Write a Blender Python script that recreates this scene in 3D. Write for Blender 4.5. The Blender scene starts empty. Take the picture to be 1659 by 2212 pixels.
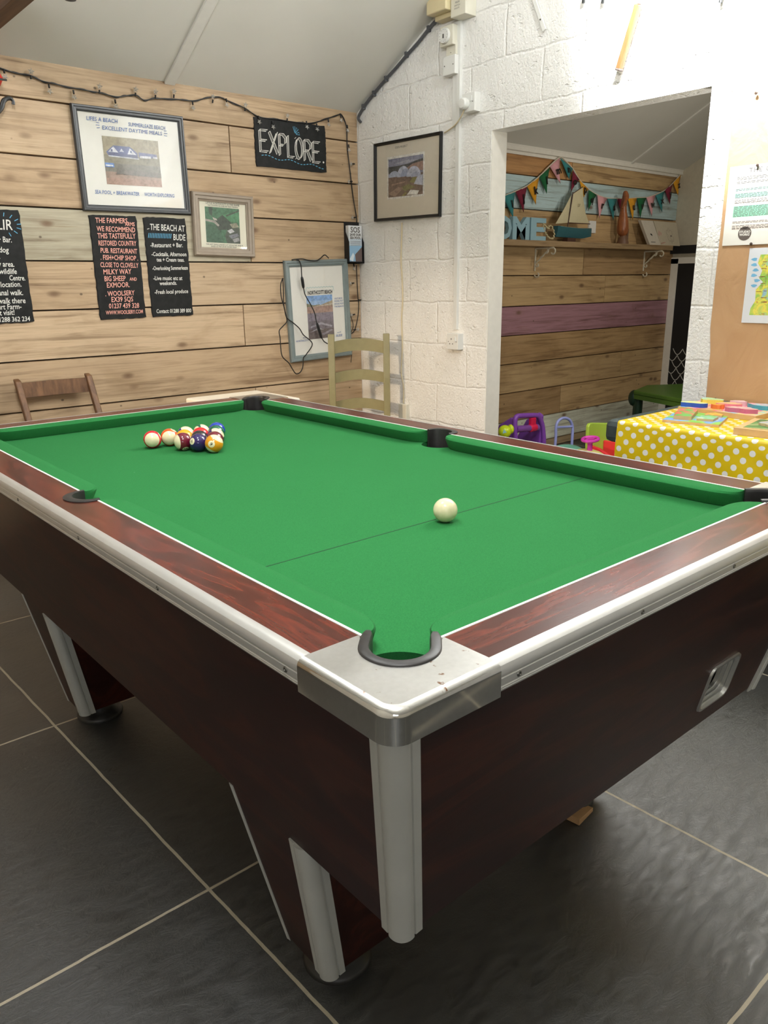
import bpy, bmesh, math, random
from mathutils import Vector, Matrix
random.seed(7)
SC = bpy.context.scene
COL = SC.collection
# ------------------------------------------------------------------ camera
RX = Vector((0.75750946, -0.65271431, -0.01197688))
DN = Vector((-0.19400846, -0.20756391, -0.95878983))
FW = Vector((0.62332988, 0.72861598, -0.28386372))
CAM = Vector((-0.54451, -0.61232, 1.23512))
FPX = 1673.2
cd = bpy.data.cameras.new('camera'); cam = bpy.data.objects.new('camera', cd); COL.objects.link(cam)
cd.sensor_fit = 'VERTICAL'; cd.sensor_height = 36.0; cd.lens = 36.0 * FPX / 2212.0
cd.clip_start = 0.02; cd.clip_end = 60
m = Matrix((( RX.x, -DN.x, -FW.x, CAM.x), (RX.y, -DN.y, -FW.y, CAM.y), (RX.z, -DN.z, -FW.z, CAM.z), (0, 0, 0, 1)))
cam.matrix_world = m
SC.camera = cam
# ------------------------------------------------------------------ view, world
SC.view_settings.view_transform = 'Standard'; SC.view_settings.look = 'None'
SC.view_settings.exposure = 0.0; SC.view_settings.gamma = 1.0
SC.view_settings.use_curve_mapping = False
w = bpy.data.worlds.new('world'); SC.world = w; w.use_nodes = True
w.node_tree.nodes['Background'].inputs[0].default_value = (0.9, 0.95, 1, 1)
w.node_tree.nodes['Background'].inputs[1].default_value = 0.25
# ------------------------------------------------------------------ lamps of the room, plus added fill lights
def area(name, loc, target, size, power, color, sy=None, spread=math.pi):
    l = bpy.data.lights.new(name, 'AREA'); l.energy = power; l.color = color; l.spread = spread
    l.shape = 'RECTANGLE'; l.size = size; l.size_y = sy or size
    o = bpy.data.objects.new(name, l); COL.objects.link(o); o.location = loc
    o.rotation_euler = (Vector(target) - Vector(loc)).to_track_quat('-Z', 'Y').to_euler()
    return o
def spot(name, loc, target, power, color, deg, blend=0.5, r=0.05):
    l = bpy.data.lights.new(name, 'SPOT'); l.energy = power; l.color = color
    l.spot_size = math.radians(deg); l.spot_blend = blend; l.shadow_soft_size = r
    o = bpy.data.objects.new(name, l); COL.objects.link(o); o.location = loc
    o.rotation_euler = (Vector(target) - Vector(loc)).to_track_quat('-Z', 'Y').to_euler()
    return o
def point(name, loc, power, color, r=0.1):
    l = bpy.data.lights.new(name, 'POINT'); l.energy = power; l.color = color; l.shadow_soft_size = r
    o = bpy.data.objects.new(name, l); COL.objects.link(o); o.location = loc; return o
point('pendant_lamp', (-0.35, -0.25, 2.6), 106, (0.975, 0.985, 1.0), 0.14)
point('pendant_lamp', (0.1, 1.0, 2.4), 45, (0.975, 0.985, 1.0), 0.14)
spot('wall_light', (1.88, 0.92, 2.74), (2.62, 0.86, 2.60), 400, (0.96, 0.985, 1.0), 108, 0.3, 0.05)
point('wall_light_bulb', (2.0, 0.80, 2.75), 34, (0.96, 0.985, 1.0), 0.08)
spot('warm_wall_light', (-1.3, 2.2, 1.5), (2.6, 2.6, 0.40), 230, (1.0, 0.76, 0.50), 34, 1.0, 0.12)
area('rear_fill', (-2.4, -3.4, 1.7), (0.2, 0.4, 0.6), 1.5, 30, (0.93, 0.97, 1.0), 1.3)  # added soft fill from behind the camera for the table sides; no window is built
spot('alcove_fill', (4.4, 1.0, 2.25), (4.6, 3.0, 1.1), 34, (1.0, 0.91, 0.78), 105, 0.9, 0.12)  # added fill that lifts the dim alcove boards, no fixture behind it
point('alcove_low_fill', (3.25, 0.85, 1.45), 27, (1.0, 0.95, 0.86), 0.10)  # second added fill, brightens the toys and the lower part of the alcove
# ------------------------------------------------------------------ helpers
def ray(px, py):
    return RX * ((px - 829.5) / FPX) + DN * ((py - 1106.0) / FPX) + FW
def on(px, py, ax, v):
    d = ray(px, py); t = (v - CAM[ax]) / d[ax]; return CAM + d * t

def srgb(h):
    if isinstance(h, (tuple, list)): c = [x / 255.0 for x in h]
    else: c = [int(h[i:i + 2], 16) / 255.0 for i in (0, 2, 4)]
    return tuple(x / 12.92 if x <= 0.04045 else ((x + 0.055) / 1.055) ** 2.4 for x in c)
def col4(c): return (c[0], c[1], c[2], 1.0)

class NT:
    def __init__(s, name):
        s.m = bpy.data.materials.new(name); s.m.use_nodes = True
        s.t = s.m.node_tree; s.b = s.t.nodes['Principled BSDF']
    def n(s, k, **kw):
        x = s.t.nodes.new(k)
        for a, v in kw.items():
            if a.startswith('i_'):
                key = a[2:]
                key = int(key) if key.isdigit() else key.replace('_', ' ')
                x.inputs[key].default_value = v
            else: setattr(x, a, v)
        return x
    def l(s, a, b): s.t.links.new(a, b)
    def coords(s, scale=(1, 1, 1), loc=(0, 0, 0), rot=(0, 0, 0), src='Object'):
        tc = s.n('ShaderNodeTexCoord'); mp = s.n('ShaderNodeMapping')
        mp.inputs['Scale'].default_value = scale; mp.inputs['Location'].default_value = loc; mp.inputs['Rotation'].default_value = rot
        s.l(tc.outputs[src], mp.inputs[0]); return mp.outputs[0]
    def noise(s, vec, scale=5, detail=4, rough=0.5, dist=0.0):
        x = s.n('ShaderNodeTexNoise'); x.inputs['Scale'].default_value = scale; x.inputs['Detail'].default_value = detail
        x.inputs['Roughness'].default_value = rough; x.inputs['Distortion'].default_value = dist
        s.l(vec, x.inputs['Vector']); return x.outputs['Fac']
    def ramp(s, fac, stops):
        r = s.n('ShaderNodeValToRGB'); e = r.color_ramp.elements
        while len(e) < len(stops): e.new(0.5)
        for i, (p, c) in enumerate(stops):
            e[i].position = p; e[i].color = col4(c) if len(c) == 3 else c
        s.l(fac, r.inputs[0]); return r.outputs[0]
    def mix(s, fac, a, b, mode='MIX'):
        x = s.n('ShaderNodeMix', data_type='RGBA', blend_type=mode)
        for sock, v in ((x.inputs[0], fac), (x.inputs[6], a), (x.inputs[7], b)):
            if hasattr(v, 'links') or hasattr(v, 'is_output'): s.l(v, sock)
            elif isinstance(v, (tuple, list)): sock.default_value = col4(v) if len(v) == 3 else v
            else: sock.default_value = v
        return x.outputs[2]
    def math(s, op, a, b=None, c=None):
        x = s.n('ShaderNodeMath', operation=op)
        for i, v in enumerate((a, b, c)):
            if v is None: continue
            if hasattr(v, 'is_output'): s.l(v, x.inputs[i])
            else: x.inputs[i].default_value = v
        return x.outputs[0]
    def bump(s, h, strength=0.3, dist=0.002):
        x = s.n('ShaderNodeBump'); x.inputs['Strength'].default_value = strength; x.inputs['Distance'].default_value = dist
        s.l(h, x.inputs['Height']); s.l(x.outputs[0], s.b.inputs['Normal'])
    def base(s, c):
        if hasattr(c, 'is_output'): s.l(c, s.b.inputs['Base Color'])
        else: s.b.inputs['Base Color'].default_value = col4(c)

_mats = {}
def plain(name, c, rough=0.5, metal=0.0, var=0.05, spec=0.5, coat=0.0, scale=30.0, bump=0.0):
    if name in _mats: return _mats[name]
    t = NT(name); c = srgb(c)
    v = t.coords(); f = t.noise(v, scale, 3)
    t.base(t.ramp(f, [(0.3, tuple(x * (1 - var) for x in c)), (0.7, tuple(min(1, x * (1 + var)) for x in c))]))
    t.b.inputs['Roughness'].default_value = rough; t.b.inputs['Metallic'].default_value = metal
    t.b.inputs['Specular IOR Level'].default_value = spec; t.b.inputs['Coat Weight'].default_value = coat
    if bump: t.bump(f, bump, 0.001)
    _mats[name] = t.m; return t.m

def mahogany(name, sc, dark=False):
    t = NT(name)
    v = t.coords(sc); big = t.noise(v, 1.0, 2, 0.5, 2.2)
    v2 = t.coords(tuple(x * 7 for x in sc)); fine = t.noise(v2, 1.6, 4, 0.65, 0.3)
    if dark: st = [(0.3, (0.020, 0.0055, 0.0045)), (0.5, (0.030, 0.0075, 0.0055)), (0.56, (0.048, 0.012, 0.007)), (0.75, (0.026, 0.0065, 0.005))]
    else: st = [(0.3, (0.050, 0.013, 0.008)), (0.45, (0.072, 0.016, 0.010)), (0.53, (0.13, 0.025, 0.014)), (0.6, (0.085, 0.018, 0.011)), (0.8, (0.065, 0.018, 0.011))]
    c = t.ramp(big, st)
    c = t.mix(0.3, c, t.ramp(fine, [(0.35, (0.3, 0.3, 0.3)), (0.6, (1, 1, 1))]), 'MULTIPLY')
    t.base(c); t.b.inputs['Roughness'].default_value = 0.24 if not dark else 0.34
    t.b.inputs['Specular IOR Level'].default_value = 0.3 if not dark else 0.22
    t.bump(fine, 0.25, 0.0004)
    return t.m

def planks_mat(name, gain=1.0):
    """reclaimed scaffold boards: per-board tone from the mesh, grain along X, knots"""
    t = NT(name)
    at = t.n('ShaderNodeAttribute', attribute_name='tone')
    tc = t.n('ShaderNodeTexCoord')
    off = t.n('ShaderNodeAttribute', attribute_name='shift')
    add = t.n('ShaderNodeVectorMath', operation='ADD'); t.l(tc.outputs['Object'], add.inputs[0]); t.l(off.outputs['Vector'], add.inputs[1])
    def mp(scale):
        x = t.n('ShaderNodeMapping'); x.inputs['Scale'].default_value = scale; t.l(add.outputs[0], x.inputs[0]); return x.outputs[0]
    # knots warp the grain
    vk = mp((3.6, 3.0, 7.5))
    vo = t.n('ShaderNodeTexVoronoi'); vo.inputs['Scale'].default_value = 1.0; t.l(vk, vo.inputs['Vector'])
    kn = t.ramp(vo.outputs['Distance'], [(0.0, (1, 1, 1)), (0.07, (0.75, 0.75, 0.75)), (0.15, (0, 0, 0))])
    sel = t.n('ShaderNodeTexNoise'); sel.inputs['Scale'].default_value = 1.3; t.l(mp((1, 1, 1)), sel.inputs['Vector'])
    kn = t.math('MULTIPLY', kn, t.math('GREATER_THAN', sel.outputs['Fac'], 0.36))
    grain = t.noise(mp((1.6, 6, 34)), 1.0, 5, 0.62, 0.9)
    fine = t.noise(mp((6, 6, 160)), 1.0, 4, 0.6, 0.2)
    blot = t.noise(mp((2.2, 2, 5)), 1.0, 4, 0.6, 0.6)
    g1 = t.ramp(grain, [(0.30, (0.42, 0.35, 0.29)), (0.43, (0.82, 0.79, 0.75)), (0.55, (1.04, 1.03, 1.02)), (0.64, (1.0, 0.98, 0.95)), (0.74, (0.72, 0.66, 0.58))])
    c = t.mix(0.85, at.outputs['Color'], g1, 'MULTIPLY')
    c = t.mix(0.35, c, t.ramp(fine, [(0.3, (0.72, 0.68, 0.62)), (0.6, (1, 1, 1))]), 'MULTIPLY')
    c = t.mix(0.55, c, t.ramp(blot, [(0.3, (0.62, 0.55, 0.46)), (0.52, (1, 1, 1)), (0.75, (1.06, 1.04, 1.0))]), 'MULTIPLY')
    crk = t.ramp(t.noise(mp((1.1, 5, 60)), 1.0, 5, 0.7, 1.4), [(0.70, (0, 0, 0)), (0.74, (1, 1, 1))]); c = t.mix(t.math('MULTIPLY', crk, 0.55), c, (0.20, 0.12, 0.065))
    vn = t.n('ShaderNodeTexVoronoi'); vn.inputs['Scale'].default_value = 1.0; t.l(mp((7, 7, 9)), vn.inputs['Vector'])
    nl = t.ramp(vn.outputs['Distance'], [(0.0, (1, 1, 1)), (0.035, (1, 1, 1)), (0.06, (0, 0, 0))]); c = t.mix(t.math('MULTIPLY', nl, 0.8), c, (0.09, 0.055, 0.03))
    ring = t.ramp(vo.outputs['Distance'], [(0.10, (0, 0, 0)), (0.16, (1, 1, 1)), (0.30, (0, 0, 0))]); c = t.mix(t.math('MULTIPLY', ring, 0.12), c, (0.30, 0.18, 0.09))
    c = t.mix(kn, c, (0.16, 0.085, 0.04))
    t.base(c); t.b.inputs['Roughness'].default_value = 0.6
    t.bump(fine, 0.25, 0.001)
    return t.m

class MB:
    """collects shapes in world (or local) coordinates and links them as one mesh object"""
    def __init__(s): s.v = []; s.f = []; s.fc = []; s.fm = []; s.c = (1, 1, 1); s.mi = 0; s.sh = (0, 0, 0); s.fs = []
    def add(s, vs, fs):
        o = len(s.v); s.v += [Vector(p) for p in vs]
        for f in fs: s.f.append([i + o for i in f]); s.fc.append(s.c); s.fm.append(s.mi); s.fs.append(s.sh)
        return s
    def box(s, a, b):
        x0, y0, z0 = a; x1, y1, z1 = b
        return s.add([(x0, y0, z0), (x1, y0, z0), (x1, y1, z0), (x0, y1, z0), (x0, y0, z1), (x1, y0, z1), (x1, y1, z1), (x0, y1, z1)],
                     [(0, 3, 2, 1), (4, 5, 6, 7), (0, 1, 5, 4), (1, 2, 6, 5), (2, 3, 7, 6), (3, 0, 4, 7)])
    def hexa(s, bot, top):
        n = len(bot)
        return s.add(list(bot) + list(top), [tuple(range(n))[::-1], tuple(range(n, 2 * n))] + [(i, (i + 1) % n, n + (i + 1) % n, n + i) for i in range(n)])
    def prism(s, poly, z0, z1, fn=None):
        fn = fn or (lambda x, y, z: (x, y, z))
        return s.hexa([fn(x, y, z0) for x, y in poly], [fn(x, y, z1) for x, y in poly])
    def loft(s, rings, close=True, caps=True):
        n = len(rings[0]); o = []
        for r in rings: o += list(r)
        fs = []
        for k in range(len(rings) - 1):
            for i in range(n if close else n - 1):
                j = (i + 1) % n; fs.append((k * n + i, k * n + j, (k + 1) * n + j, (k + 1) * n + i))
        if caps: fs += [tuple(range(n))[::-1], tuple(range((len(rings) - 1) * n, len(rings) * n))]
        return s.add(o, fs)
    def tube(s, path, r, seg=8, closed=False, caps=True, flat=1.0):
        P = [Vector(p) for p in path]; n = len(P); rings = []; up = None
        for i in range(n):
            if closed: d = P[(i + 1) % n] - P[i - 1]
            else: d = P[min(i + 1, n - 1)] - P[max(i - 1, 0)]
            if d.length < 1e-9: d = Vector((0, 0, 1))
            d.normalize()
            if up is None: up = Vector((0, 0, 1)) if abs(d.z) < 0.9 else Vector((1, 0, 0))
            u = up - d * up.dot(d)
            if u.length < 1e-4: u = d.orthogonal()
            u.normalize(); w_ = d.cross(u); up = u
            rr = r[i] if isinstance(r, (list, tuple)) else r
            rings.append([P[i] + (u * math.cos(a) + w_ * math.sin(a) * flat) * rr for a in [2 * math.pi * k / seg for k in range(seg)]])
        if closed: rings.append(rings[0])
        return s.loft(rings, True, caps and not closed)
    def lathe(s, prof, c, seg=24, axis='z'):
        rings = []
        for r, h in prof:
            ring = []
            for k in range(seg):
                a = 2 * math.pi * k / seg; x, y = r * math.cos(a), r * math.sin(a)
                p = {'z': (x, y, h), 'x': (h, x, y), 'y': (x, h, y)}[axis]
                ring.append((c[0] + p[0], c[1] + p[1], c[2] + p[2]))
            rings.append(ring)
        return s.loft(rings)
    def ball(s, c, r, seg=16, rings=10, sq=(1, 1, 1)):
        vs = []; fs = []
        for i in range(rings + 1):
            th = math.pi * i / rings
            for k in range(seg):
                a = 2 * math.pi * k / seg
                vs.append((c[0] + r * sq[0] * math.sin(th) * math.cos(a), c[1] + r * sq[1] * math.sin(th) * math.sin(a), c[2] + r * sq[2] * math.cos(th)))
        for i in range(rings):
            for k in range(seg):
                j = (k + 1) % seg; fs.append((i * seg + k, (i + 1) * seg + k, (i + 1) * seg + j, i * seg + j))
        return s.add(vs, fs)
    def build(s, name, mat, parent=None, smooth=False, bev=0.0, bseg=2, origin=None, colors=False, label=None, recalc=True):
        me = bpy.data.meshes.new(name)
        if parent is not None and origin is None: off = parent['_o']; off = Vector(off)
        elif origin is not None: off = Vector(origin)
        else: off = Vector((0, 0, 0))
        me.from_pydata([v - off for v in s.v], [], s.f)
        mats = mat if isinstance(mat, (list, tuple)) else [mat]
        for mm in mats: me.materials.append(mm)
        me.polygons.foreach_set('material_index', s.fm)
        if colors:
            a = me.color_attributes.new('tone', 'FLOAT_COLOR', 'CORNER'); b = me.attributes.new('shift', 'FLOAT_VECTOR', 'CORNER')
            k = 0
            for p in me.polygons:
                for _ in p.loop_indices:
                    a.data[k].color = col4(s.fc[p.index]); b.data[k].vector = s.fs[p.index]; k += 1
        if recalc or smooth:
            bm = bmesh.new(); bm.from_mesh(me)
            bmesh.ops.remove_doubles(bm, verts=bm.verts, dist=1e-6)
            if recalc: bmesh.ops.recalc_face_normals(bm, faces=bm.faces)
            for f in bm.faces: f.smooth = bool(smooth)
            if smooth:
                ang = math.radians(smooth if smooth is not True else 40)
                for e in bm.edges:
                    if len(e.link_faces) == 2 and e.calc_face_angle(0) > ang: e.smooth = False
            bm.to_mesh(me); bm.free()
        o = bpy.data.objects.new(name, me); COL.objects.link(o)
        if parent is not None:
            o.parent = parent
            if origin is not None: o.location = off - Vector(parent['_o'])
        elif origin is not None: o.location = off
        o['_o'] = tuple(off)
        if bev:
            bv = o.modifiers.new('bevel', 'BEVEL'); bv.width = bev; bv.segments = bseg; bv.limit_method = 'ANGLE'; bv.angle_limit = math.radians(35)
        if label: o['label'] = label
        return o

def thing(name, label, cat, loc, group=None):
    o = bpy.data.objects.new(name, None); COL.objects.link(o); o.location = loc; o['_o'] = tuple(loc)
    o.empty_display_size = 0.05
    o['label'] = label; o['category'] = cat
    if group: o['group'] = group
    return o
def tag(o, label, cat, group=None, kind=None):
    o['label'] = label; o['category'] = cat
    if group: o['group'] = group
    if kind: o['kind'] = kind
    return o
def struct(o): o['kind'] = 'structure'; return o

class Plane:
    """local flat frame: a to the right, b up, c out towards the viewer"""
    def __init__(s, o, u, v, rot=0.0):
        s.o = Vector(o); u = Vector(u).normalized(); v = Vector(v).normalized(); s.n = u.cross(v)
        c, n = math.cos(rot), math.sin(rot); s.u = u * c + v * n; s.v = v * c - u * n
    def p(s, a, b, c=0.0): return s.o + s.u * a + s.v * b + s.n * c
    def box(s, mb, a0, b0, c0, a1, b1, c1):
        return mb.hexa([s.p(a0, b0, c0), s.p(a1, b0, c0), s.p(a1, b1, c0), s.p(a0, b1, c0)], [s.p(a0, b0, c1), s.p(a1, b0, c1), s.p(a1, b1, c1), s.p(a0, b1, c1)])
    def poly(s, mb, pts, c=0.0):
        return mb.add([s.p(a, b, c) for a, b in pts], [tuple(range(len(pts)))])
_tc = {}
def text2d(txt, size, thick=0.0, align='LEFT', shear=0.0, space=1.0):
    key = (txt, size, thick, align, shear, space)
    if key in _tc: return _tc[key]
    cu = bpy.data.curves.new('t', 'FONT'); cu.body = txt; cu.size = size; cu.align_x = align; cu.offset = thick; cu.shear = shear
    cu.space_character = space; cu.resolution_u = 2
    o = bpy.data.objects.new('t', cu); COL.objects.link(o)
    dg = bpy.context.evaluated_depsgraph_get(); dg.update()
    me = bpy.data.meshes.new_from_object(o.evaluated_get(dg))
    r = ([(v.co.x, v.co.y) for v in me.vertices], [tuple(p.vertices) for p in me.polygons])
    bpy.data.objects.remove(o); bpy.data.curves.remove(cu); bpy.data.meshes.remove(me)
    _tc[key] = r; return r
def write(mb, pl, txt, a, b, size, c=0.001, thick=0.0, align='LEFT', shear=0.12, wide=1.0, space=1.0, tilt=0.0):
    vs, fs = text2d(txt, size, thick, align, shear, space)
    ct, st = math.cos(tilt), math.sin(tilt)
    mb.add([pl.p(a + (x * wide) * ct - y * st, b + (x * wide) * st + y * ct, c) for x, y in vs], fs)
def stroke(mb, pl, pts, wdt, c=0.001):
    """flat pen stroke"""
    P = [Vector((x, y)) for x, y in pts]; L = []; R = []
    for i in range(len(P)):
        d = P[min(i + 1, len(P) - 1)] - P[max(i - 1, 0)]
        if d.length < 1e-9: d = Vector((1, 0))
        d.normalize(); n = Vector((-d.y, d.x)) * wdt / 2
        L.append(P[i] + n); R.append(P[i] - n)
    vs = [pl.p(q.x, q.y, c) for q in L + R]; n = len(P)
    mb.add(vs, [(i, i + 1, n + i + 1, n + i) for i in range(n - 1)])
def curve(pts, n=8):
    """Catmull-Rom through 3-D points"""
    P = [Vector(p) for p in pts]; Q = [P[0] * 2 - P[1]] + P + [P[-1] * 2 - P[-2]]; out = []
    for i in range(1, len(Q) - 2):
        for k in range(n):
            t = k / n; a, b, c, d = Q[i - 1], Q[i], Q[i + 1], Q[i + 2]
            out.append(0.5 * ((2 * b) + (c - a) * t + (2 * a - 5 * b + 4 * c - d) * t * t + (3 * b - a - 3 * c + d) * t ** 3))
    out.append(P[-1]); return out
def arc(cx, cy, r, a0, a1, n=12):
    return [(cx + r * math.cos(math.radians(a0 + (a1 - a0) * k / n)), cy + r * math.sin(math.radians(a0 + (a1 - a0) * k / n))) for k in range(n + 1)]
def copy_tree(o, parent=None):
    c = o.copy(); COL.objects.link(c); c.parent = parent
    for ch in list(o.children): copy_tree(ch, c)
    return c

# ------------------------------------------------------------------ room
XW, YW, YA, XE = 2.60, 3.262, 3.08, 5.87
SL = 0.54
def zc(y, base=2.184, yb=YW): return base + SL * (yb - y)

# floor: large slate tiles with pale grout
t = NT('slate_tile_floor')
tc = t.n('ShaderNodeTexCoord'); sx = t.n('ShaderNodeSeparateXYZ'); t.l(tc.outputs['Object'], sx.inputs[0])
gx = t.math('ADD', sx.outputs[0], t.math('MULTIPLY', sx.outputs[1], 0.031))
wob = t.noise(t.coords(), 9, 3)
gx = t.math('ADD', gx, t.math('MULTIPLY', t.math('SUBTRACT', wob, 0.5), 0.006))
gy = t.math('ADD', sx.outputs[1], t.math('MULTIPLY', t.math('SUBTRACT', wob, 0.5), 0.006))
ux = t.math('DIVIDE', t.math('SUBTRACT', gx, 0.067), 0.90); uy = t.math('DIVIDE', t.math('SUBTRACT', gy, 0.667), 0.878)
def edge(u): return t.math('ABSOLUTE', t.math('SUBTRACT', t.math('FRACT', t.math('ADD', u, 0.5)), 0.5))
dx = t.math('MULTIPLY', edge(ux), 0.90); dy = t.math('MULTIPLY', edge(uy), 0.878)
dm = t.math('MINIMUM', dx, dy)
grout = t.math('LESS_THAN', dm, 0.0034)
cell = t.n('ShaderNodeCombineXYZ'); t.l(t.math('FLOOR', ux), cell.inputs[0]); t.l(t.math('FLOOR', uy), cell.inputs[1])
wn = t.n('ShaderNodeTexWhiteNoise', noise_dimensions='3D'); t.l(cell.outputs[0], wn.inputs['Vector'])
cl = t.noise(t.coords((1.5, 1.5, 1)), 2.0, 6, 0.6)
c = t.ramp(cl, [(0.3, (0.012, 0.0125, 0.012)), (0.6, (0.021, 0.022, 0.0205)), (0.8, (0.03, 0.030, 0.027))])
c = t.mix(wn.outputs['Value'], c, t.mix(0.5, c, (0.03, 0.028, 0.024)))
scr = t.ramp(t.noise(t.coords((3, 30, 1), rot=(0, 0, 0.5)), 6, 6, 0.7), [(0.72, (0, 0, 0)), (0.8, (1, 1, 1))])
c = t.mix(t.math('MULTIPLY', scr, 0.10), c, (0.14, 0.135, 0.12))
c = t.mix(grout, c, (0.36, 0.31, 0.22)); t.base(c)
rg = t.noise(t.coords(), 5, 4)
t.l(t.math('ADD', t.math('MULTIPLY', rg, 0.2), t.math('ADD', 0.33, t.math('MULTIPLY', grout, 0.4))), t.b.inputs['Roughness'])
hn = t.noise(t.coords((14, 30, 10), rot=(0, 0, -0.6)), 1.4, 9, 0.75, 1.0)
t.bump(t.math('SUBTRACT', hn, t.math('MULTIPLY', grout, 0.7)), 0.6, 0.0035)
t.b.inputs['Specular IOR Level'].default_value = 1.0; t.b.inputs['IOR'].default_value = 1.6
MAT_FLOOR = t.m
fl = MB().box((-3.2, -4.2, -0.06), (XE, YW, 0)).build('floor', MAT_FLOOR); struct(fl)

# plank wall (reclaimed boards, gaps between rows)
MAT_PLANK = planks_mat('reclaimed_pine_boards')
def plank_wall(name, x0, x1, y, rows, tones, joints, thick=0.028, gap=0.004, tilt=None):
    mb = MB()
    mb.c = (0.03, 0.02, 0.012); mb.box((x0, y, rows[0] if rows[0] < 0 else 0), (x1, y + 0.03, rows[-1]))
    for i in range(len(rows) - 1):
        js = [x0] + joints.get(i, []) + [x1]
        for k in range(len(js) - 1):
            tn = tones[i][k % len(tones[i])]; q = 0.94 + 0.12 * random.random()
            mb.c = tuple(min(1, ch * q) for ch in srgb(tn)); mb.sh = (random.random() * 9, random.random() * 9, random.random() * 9)
            a = js[k] + (0.001 if k else 0); b = js[k + 1] - 0.001; g = gap / 2; z0, z1 = rows[i] + g, rows[i + 1] - g
            d = 0.0015 * random.random(); e = 0.002
            # front face chamfered by e
            mb.add([(a, y, z0), (b, y, z0), (b, y, z1), (a, y, z1), (a + e, y - thick - d, z0 + e), (b - e, y - thick - d, z0 + e), (b - e, y - thick - d, z1 - e), (a + e, y - thick - d, z1 - e)],
                   [(4, 5, 6, 7), (0, 1, 5, 4), (1, 2, 6, 5), (2, 3, 7, 6), (3, 0, 4, 7)])
    return struct(mb.build(name, MAT_PLANK, colors=True, recalc=False))
# boards' front face is at YW
rows = [0.0, 0.216, 0.442, 0.668, 0.902, 1.129, 1.351, 1.583, 1.799, 2.028, 2.21]
P1, P2, P3, P4 = (199, 174, 143), (190, 164, 132), (182, 174, 152), (182, 154, 121)
tones = [[P4], [P1, P2], [P2, P1], [P1, P2], [P2, P1, P1], [P1, P2], [P3, P2], [P1, P2], [P2, P1], [P4, P2], [P2, P1]]
plank_wall('wall_back', -3.2, XW, YW + 0.028, rows, tones,
           {0: [1.1], 1: [0.3, 2.0], 2: [1.81], 3: [-0.6], 4: [0.1, 1.76], 5: [-0.8, 1.1], 6: [1.83], 7: [-1.0], 8: [0.2, 1.74], 9: [-0.2]})

# white painted block wall with the opening
t = NT('white_painted_blockwork')
tc = t.n('ShaderNodeTexCoord'); mp = t.n('ShaderNodeSeparateXYZ'); t.l(tc.outputs['Object'], mp.inputs[0])
wb = t.math('MULTIPLY', t.math('SUBTRACT', t.noise(t.coords(), 7, 3), 0.5), 0.03)
cb = t.n('ShaderNodeCombineXYZ'); t.l(t.math('ADD', t.math('SUBTRACT', mp.outputs[1], 0.11), wb), cb.inputs[0]); t.l(t.math('ADD', mp.outputs[2], wb), cb.inputs[1])
br = t.n('ShaderNodeTexBrick', offset=0.5, squash=1.0)
for k_, v_ in (('Scale', 1.0), ('Mortar Size', 0.009), ('Mortar Smooth', 1.0), ('Brick Width', 0.45), ('Row Height', 0.2255), ('Bias', 0)): br.inputs[k_].default_value = v_
t.l(cb.outputs[0], br.inputs['Vector'])
n1 = t.noise(t.coords(), 85, 3, 0.55); n2 = t.noise(t.coords((1, 1.4, 1), rot=(0.5, 0, 0)), 16, 6, 0.6); n3 = t.noise(t.coords(), 3, 3)
pits = t.ramp(t.noise(t.coords((1, 1, 1.8), rot=(0.6, 0, 0)), 26, 3, 0.5), [(0.64, (0, 0, 0)), (0.74, (1, 1, 1))])
h = t.math('ADD', t.math('MULTIPLY', n1, 0.8), t.math('MULTIPLY', n2, 1.0))
brk = t.math('MULTIPLY', br.outputs['Fac'], t.math('ADD', 0.15, t.math('MULTIPLY', n3, 0.8)))
h = t.math('SUBTRACT', h, brk); h = t.math('SUBTRACT', h, t.math('MULTIPLY', pits, 0.7))
t.bump(h, 0.75, 0.007)
t.base(t.ramp(n3, [(0.3, srgb((236, 235, 231))), (0.7, srgb((244, 243, 240)))])); t.b.inputs['Roughness'].default_value = 0.42
MAT_BLOCK = t.m
MAT_WHITE = plain('white_gloss_paint', (232, 228, 218), 0.4, var=0.03)
YL, YR, ZO = 2.212, 1.082, 1.948
TH = 0.10
mb = MB()
prof_hi = 4.0
def wall_piece(y0, y1, z0, zt0, zt1):
    mb.hexa([(XW, y0, z0), (XW + TH, y0, z0), (XW + TH, y1, z0), (XW, y1, z0)], [(XW, y0, zt0), (XW + TH, y0, zt0), (XW + TH, y1, zt1), (XW, y1, zt1)])
YRG = 0.2  # ridge
wall_piece(YL, YW + 0.06, 0, zc(YL) + .04, zc(YW + 0.06) + .04)
wall_piece(YR, YL, ZO, zc(YR) + .04, zc(YL) + .04)
wall_piece(YRG, YR, 0, zc(YRG) + .04, zc(YR) + .04)
wall_piece(-4.2, YRG, 0, zc(YRG) - SL * (YRG + 4.2) + .04, zc(YRG) + .04)
wr = mb.build('wall_right', MAT_BLOCK); struct(wr)
# smooth painted lining board inside the far jamb
struct(MB().box((XW + 0.003, YL - 0.004, 0), (XW + TH + 0.012, YL + 0.001, ZO)).build('trim_4', MAT_WHITE))

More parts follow.
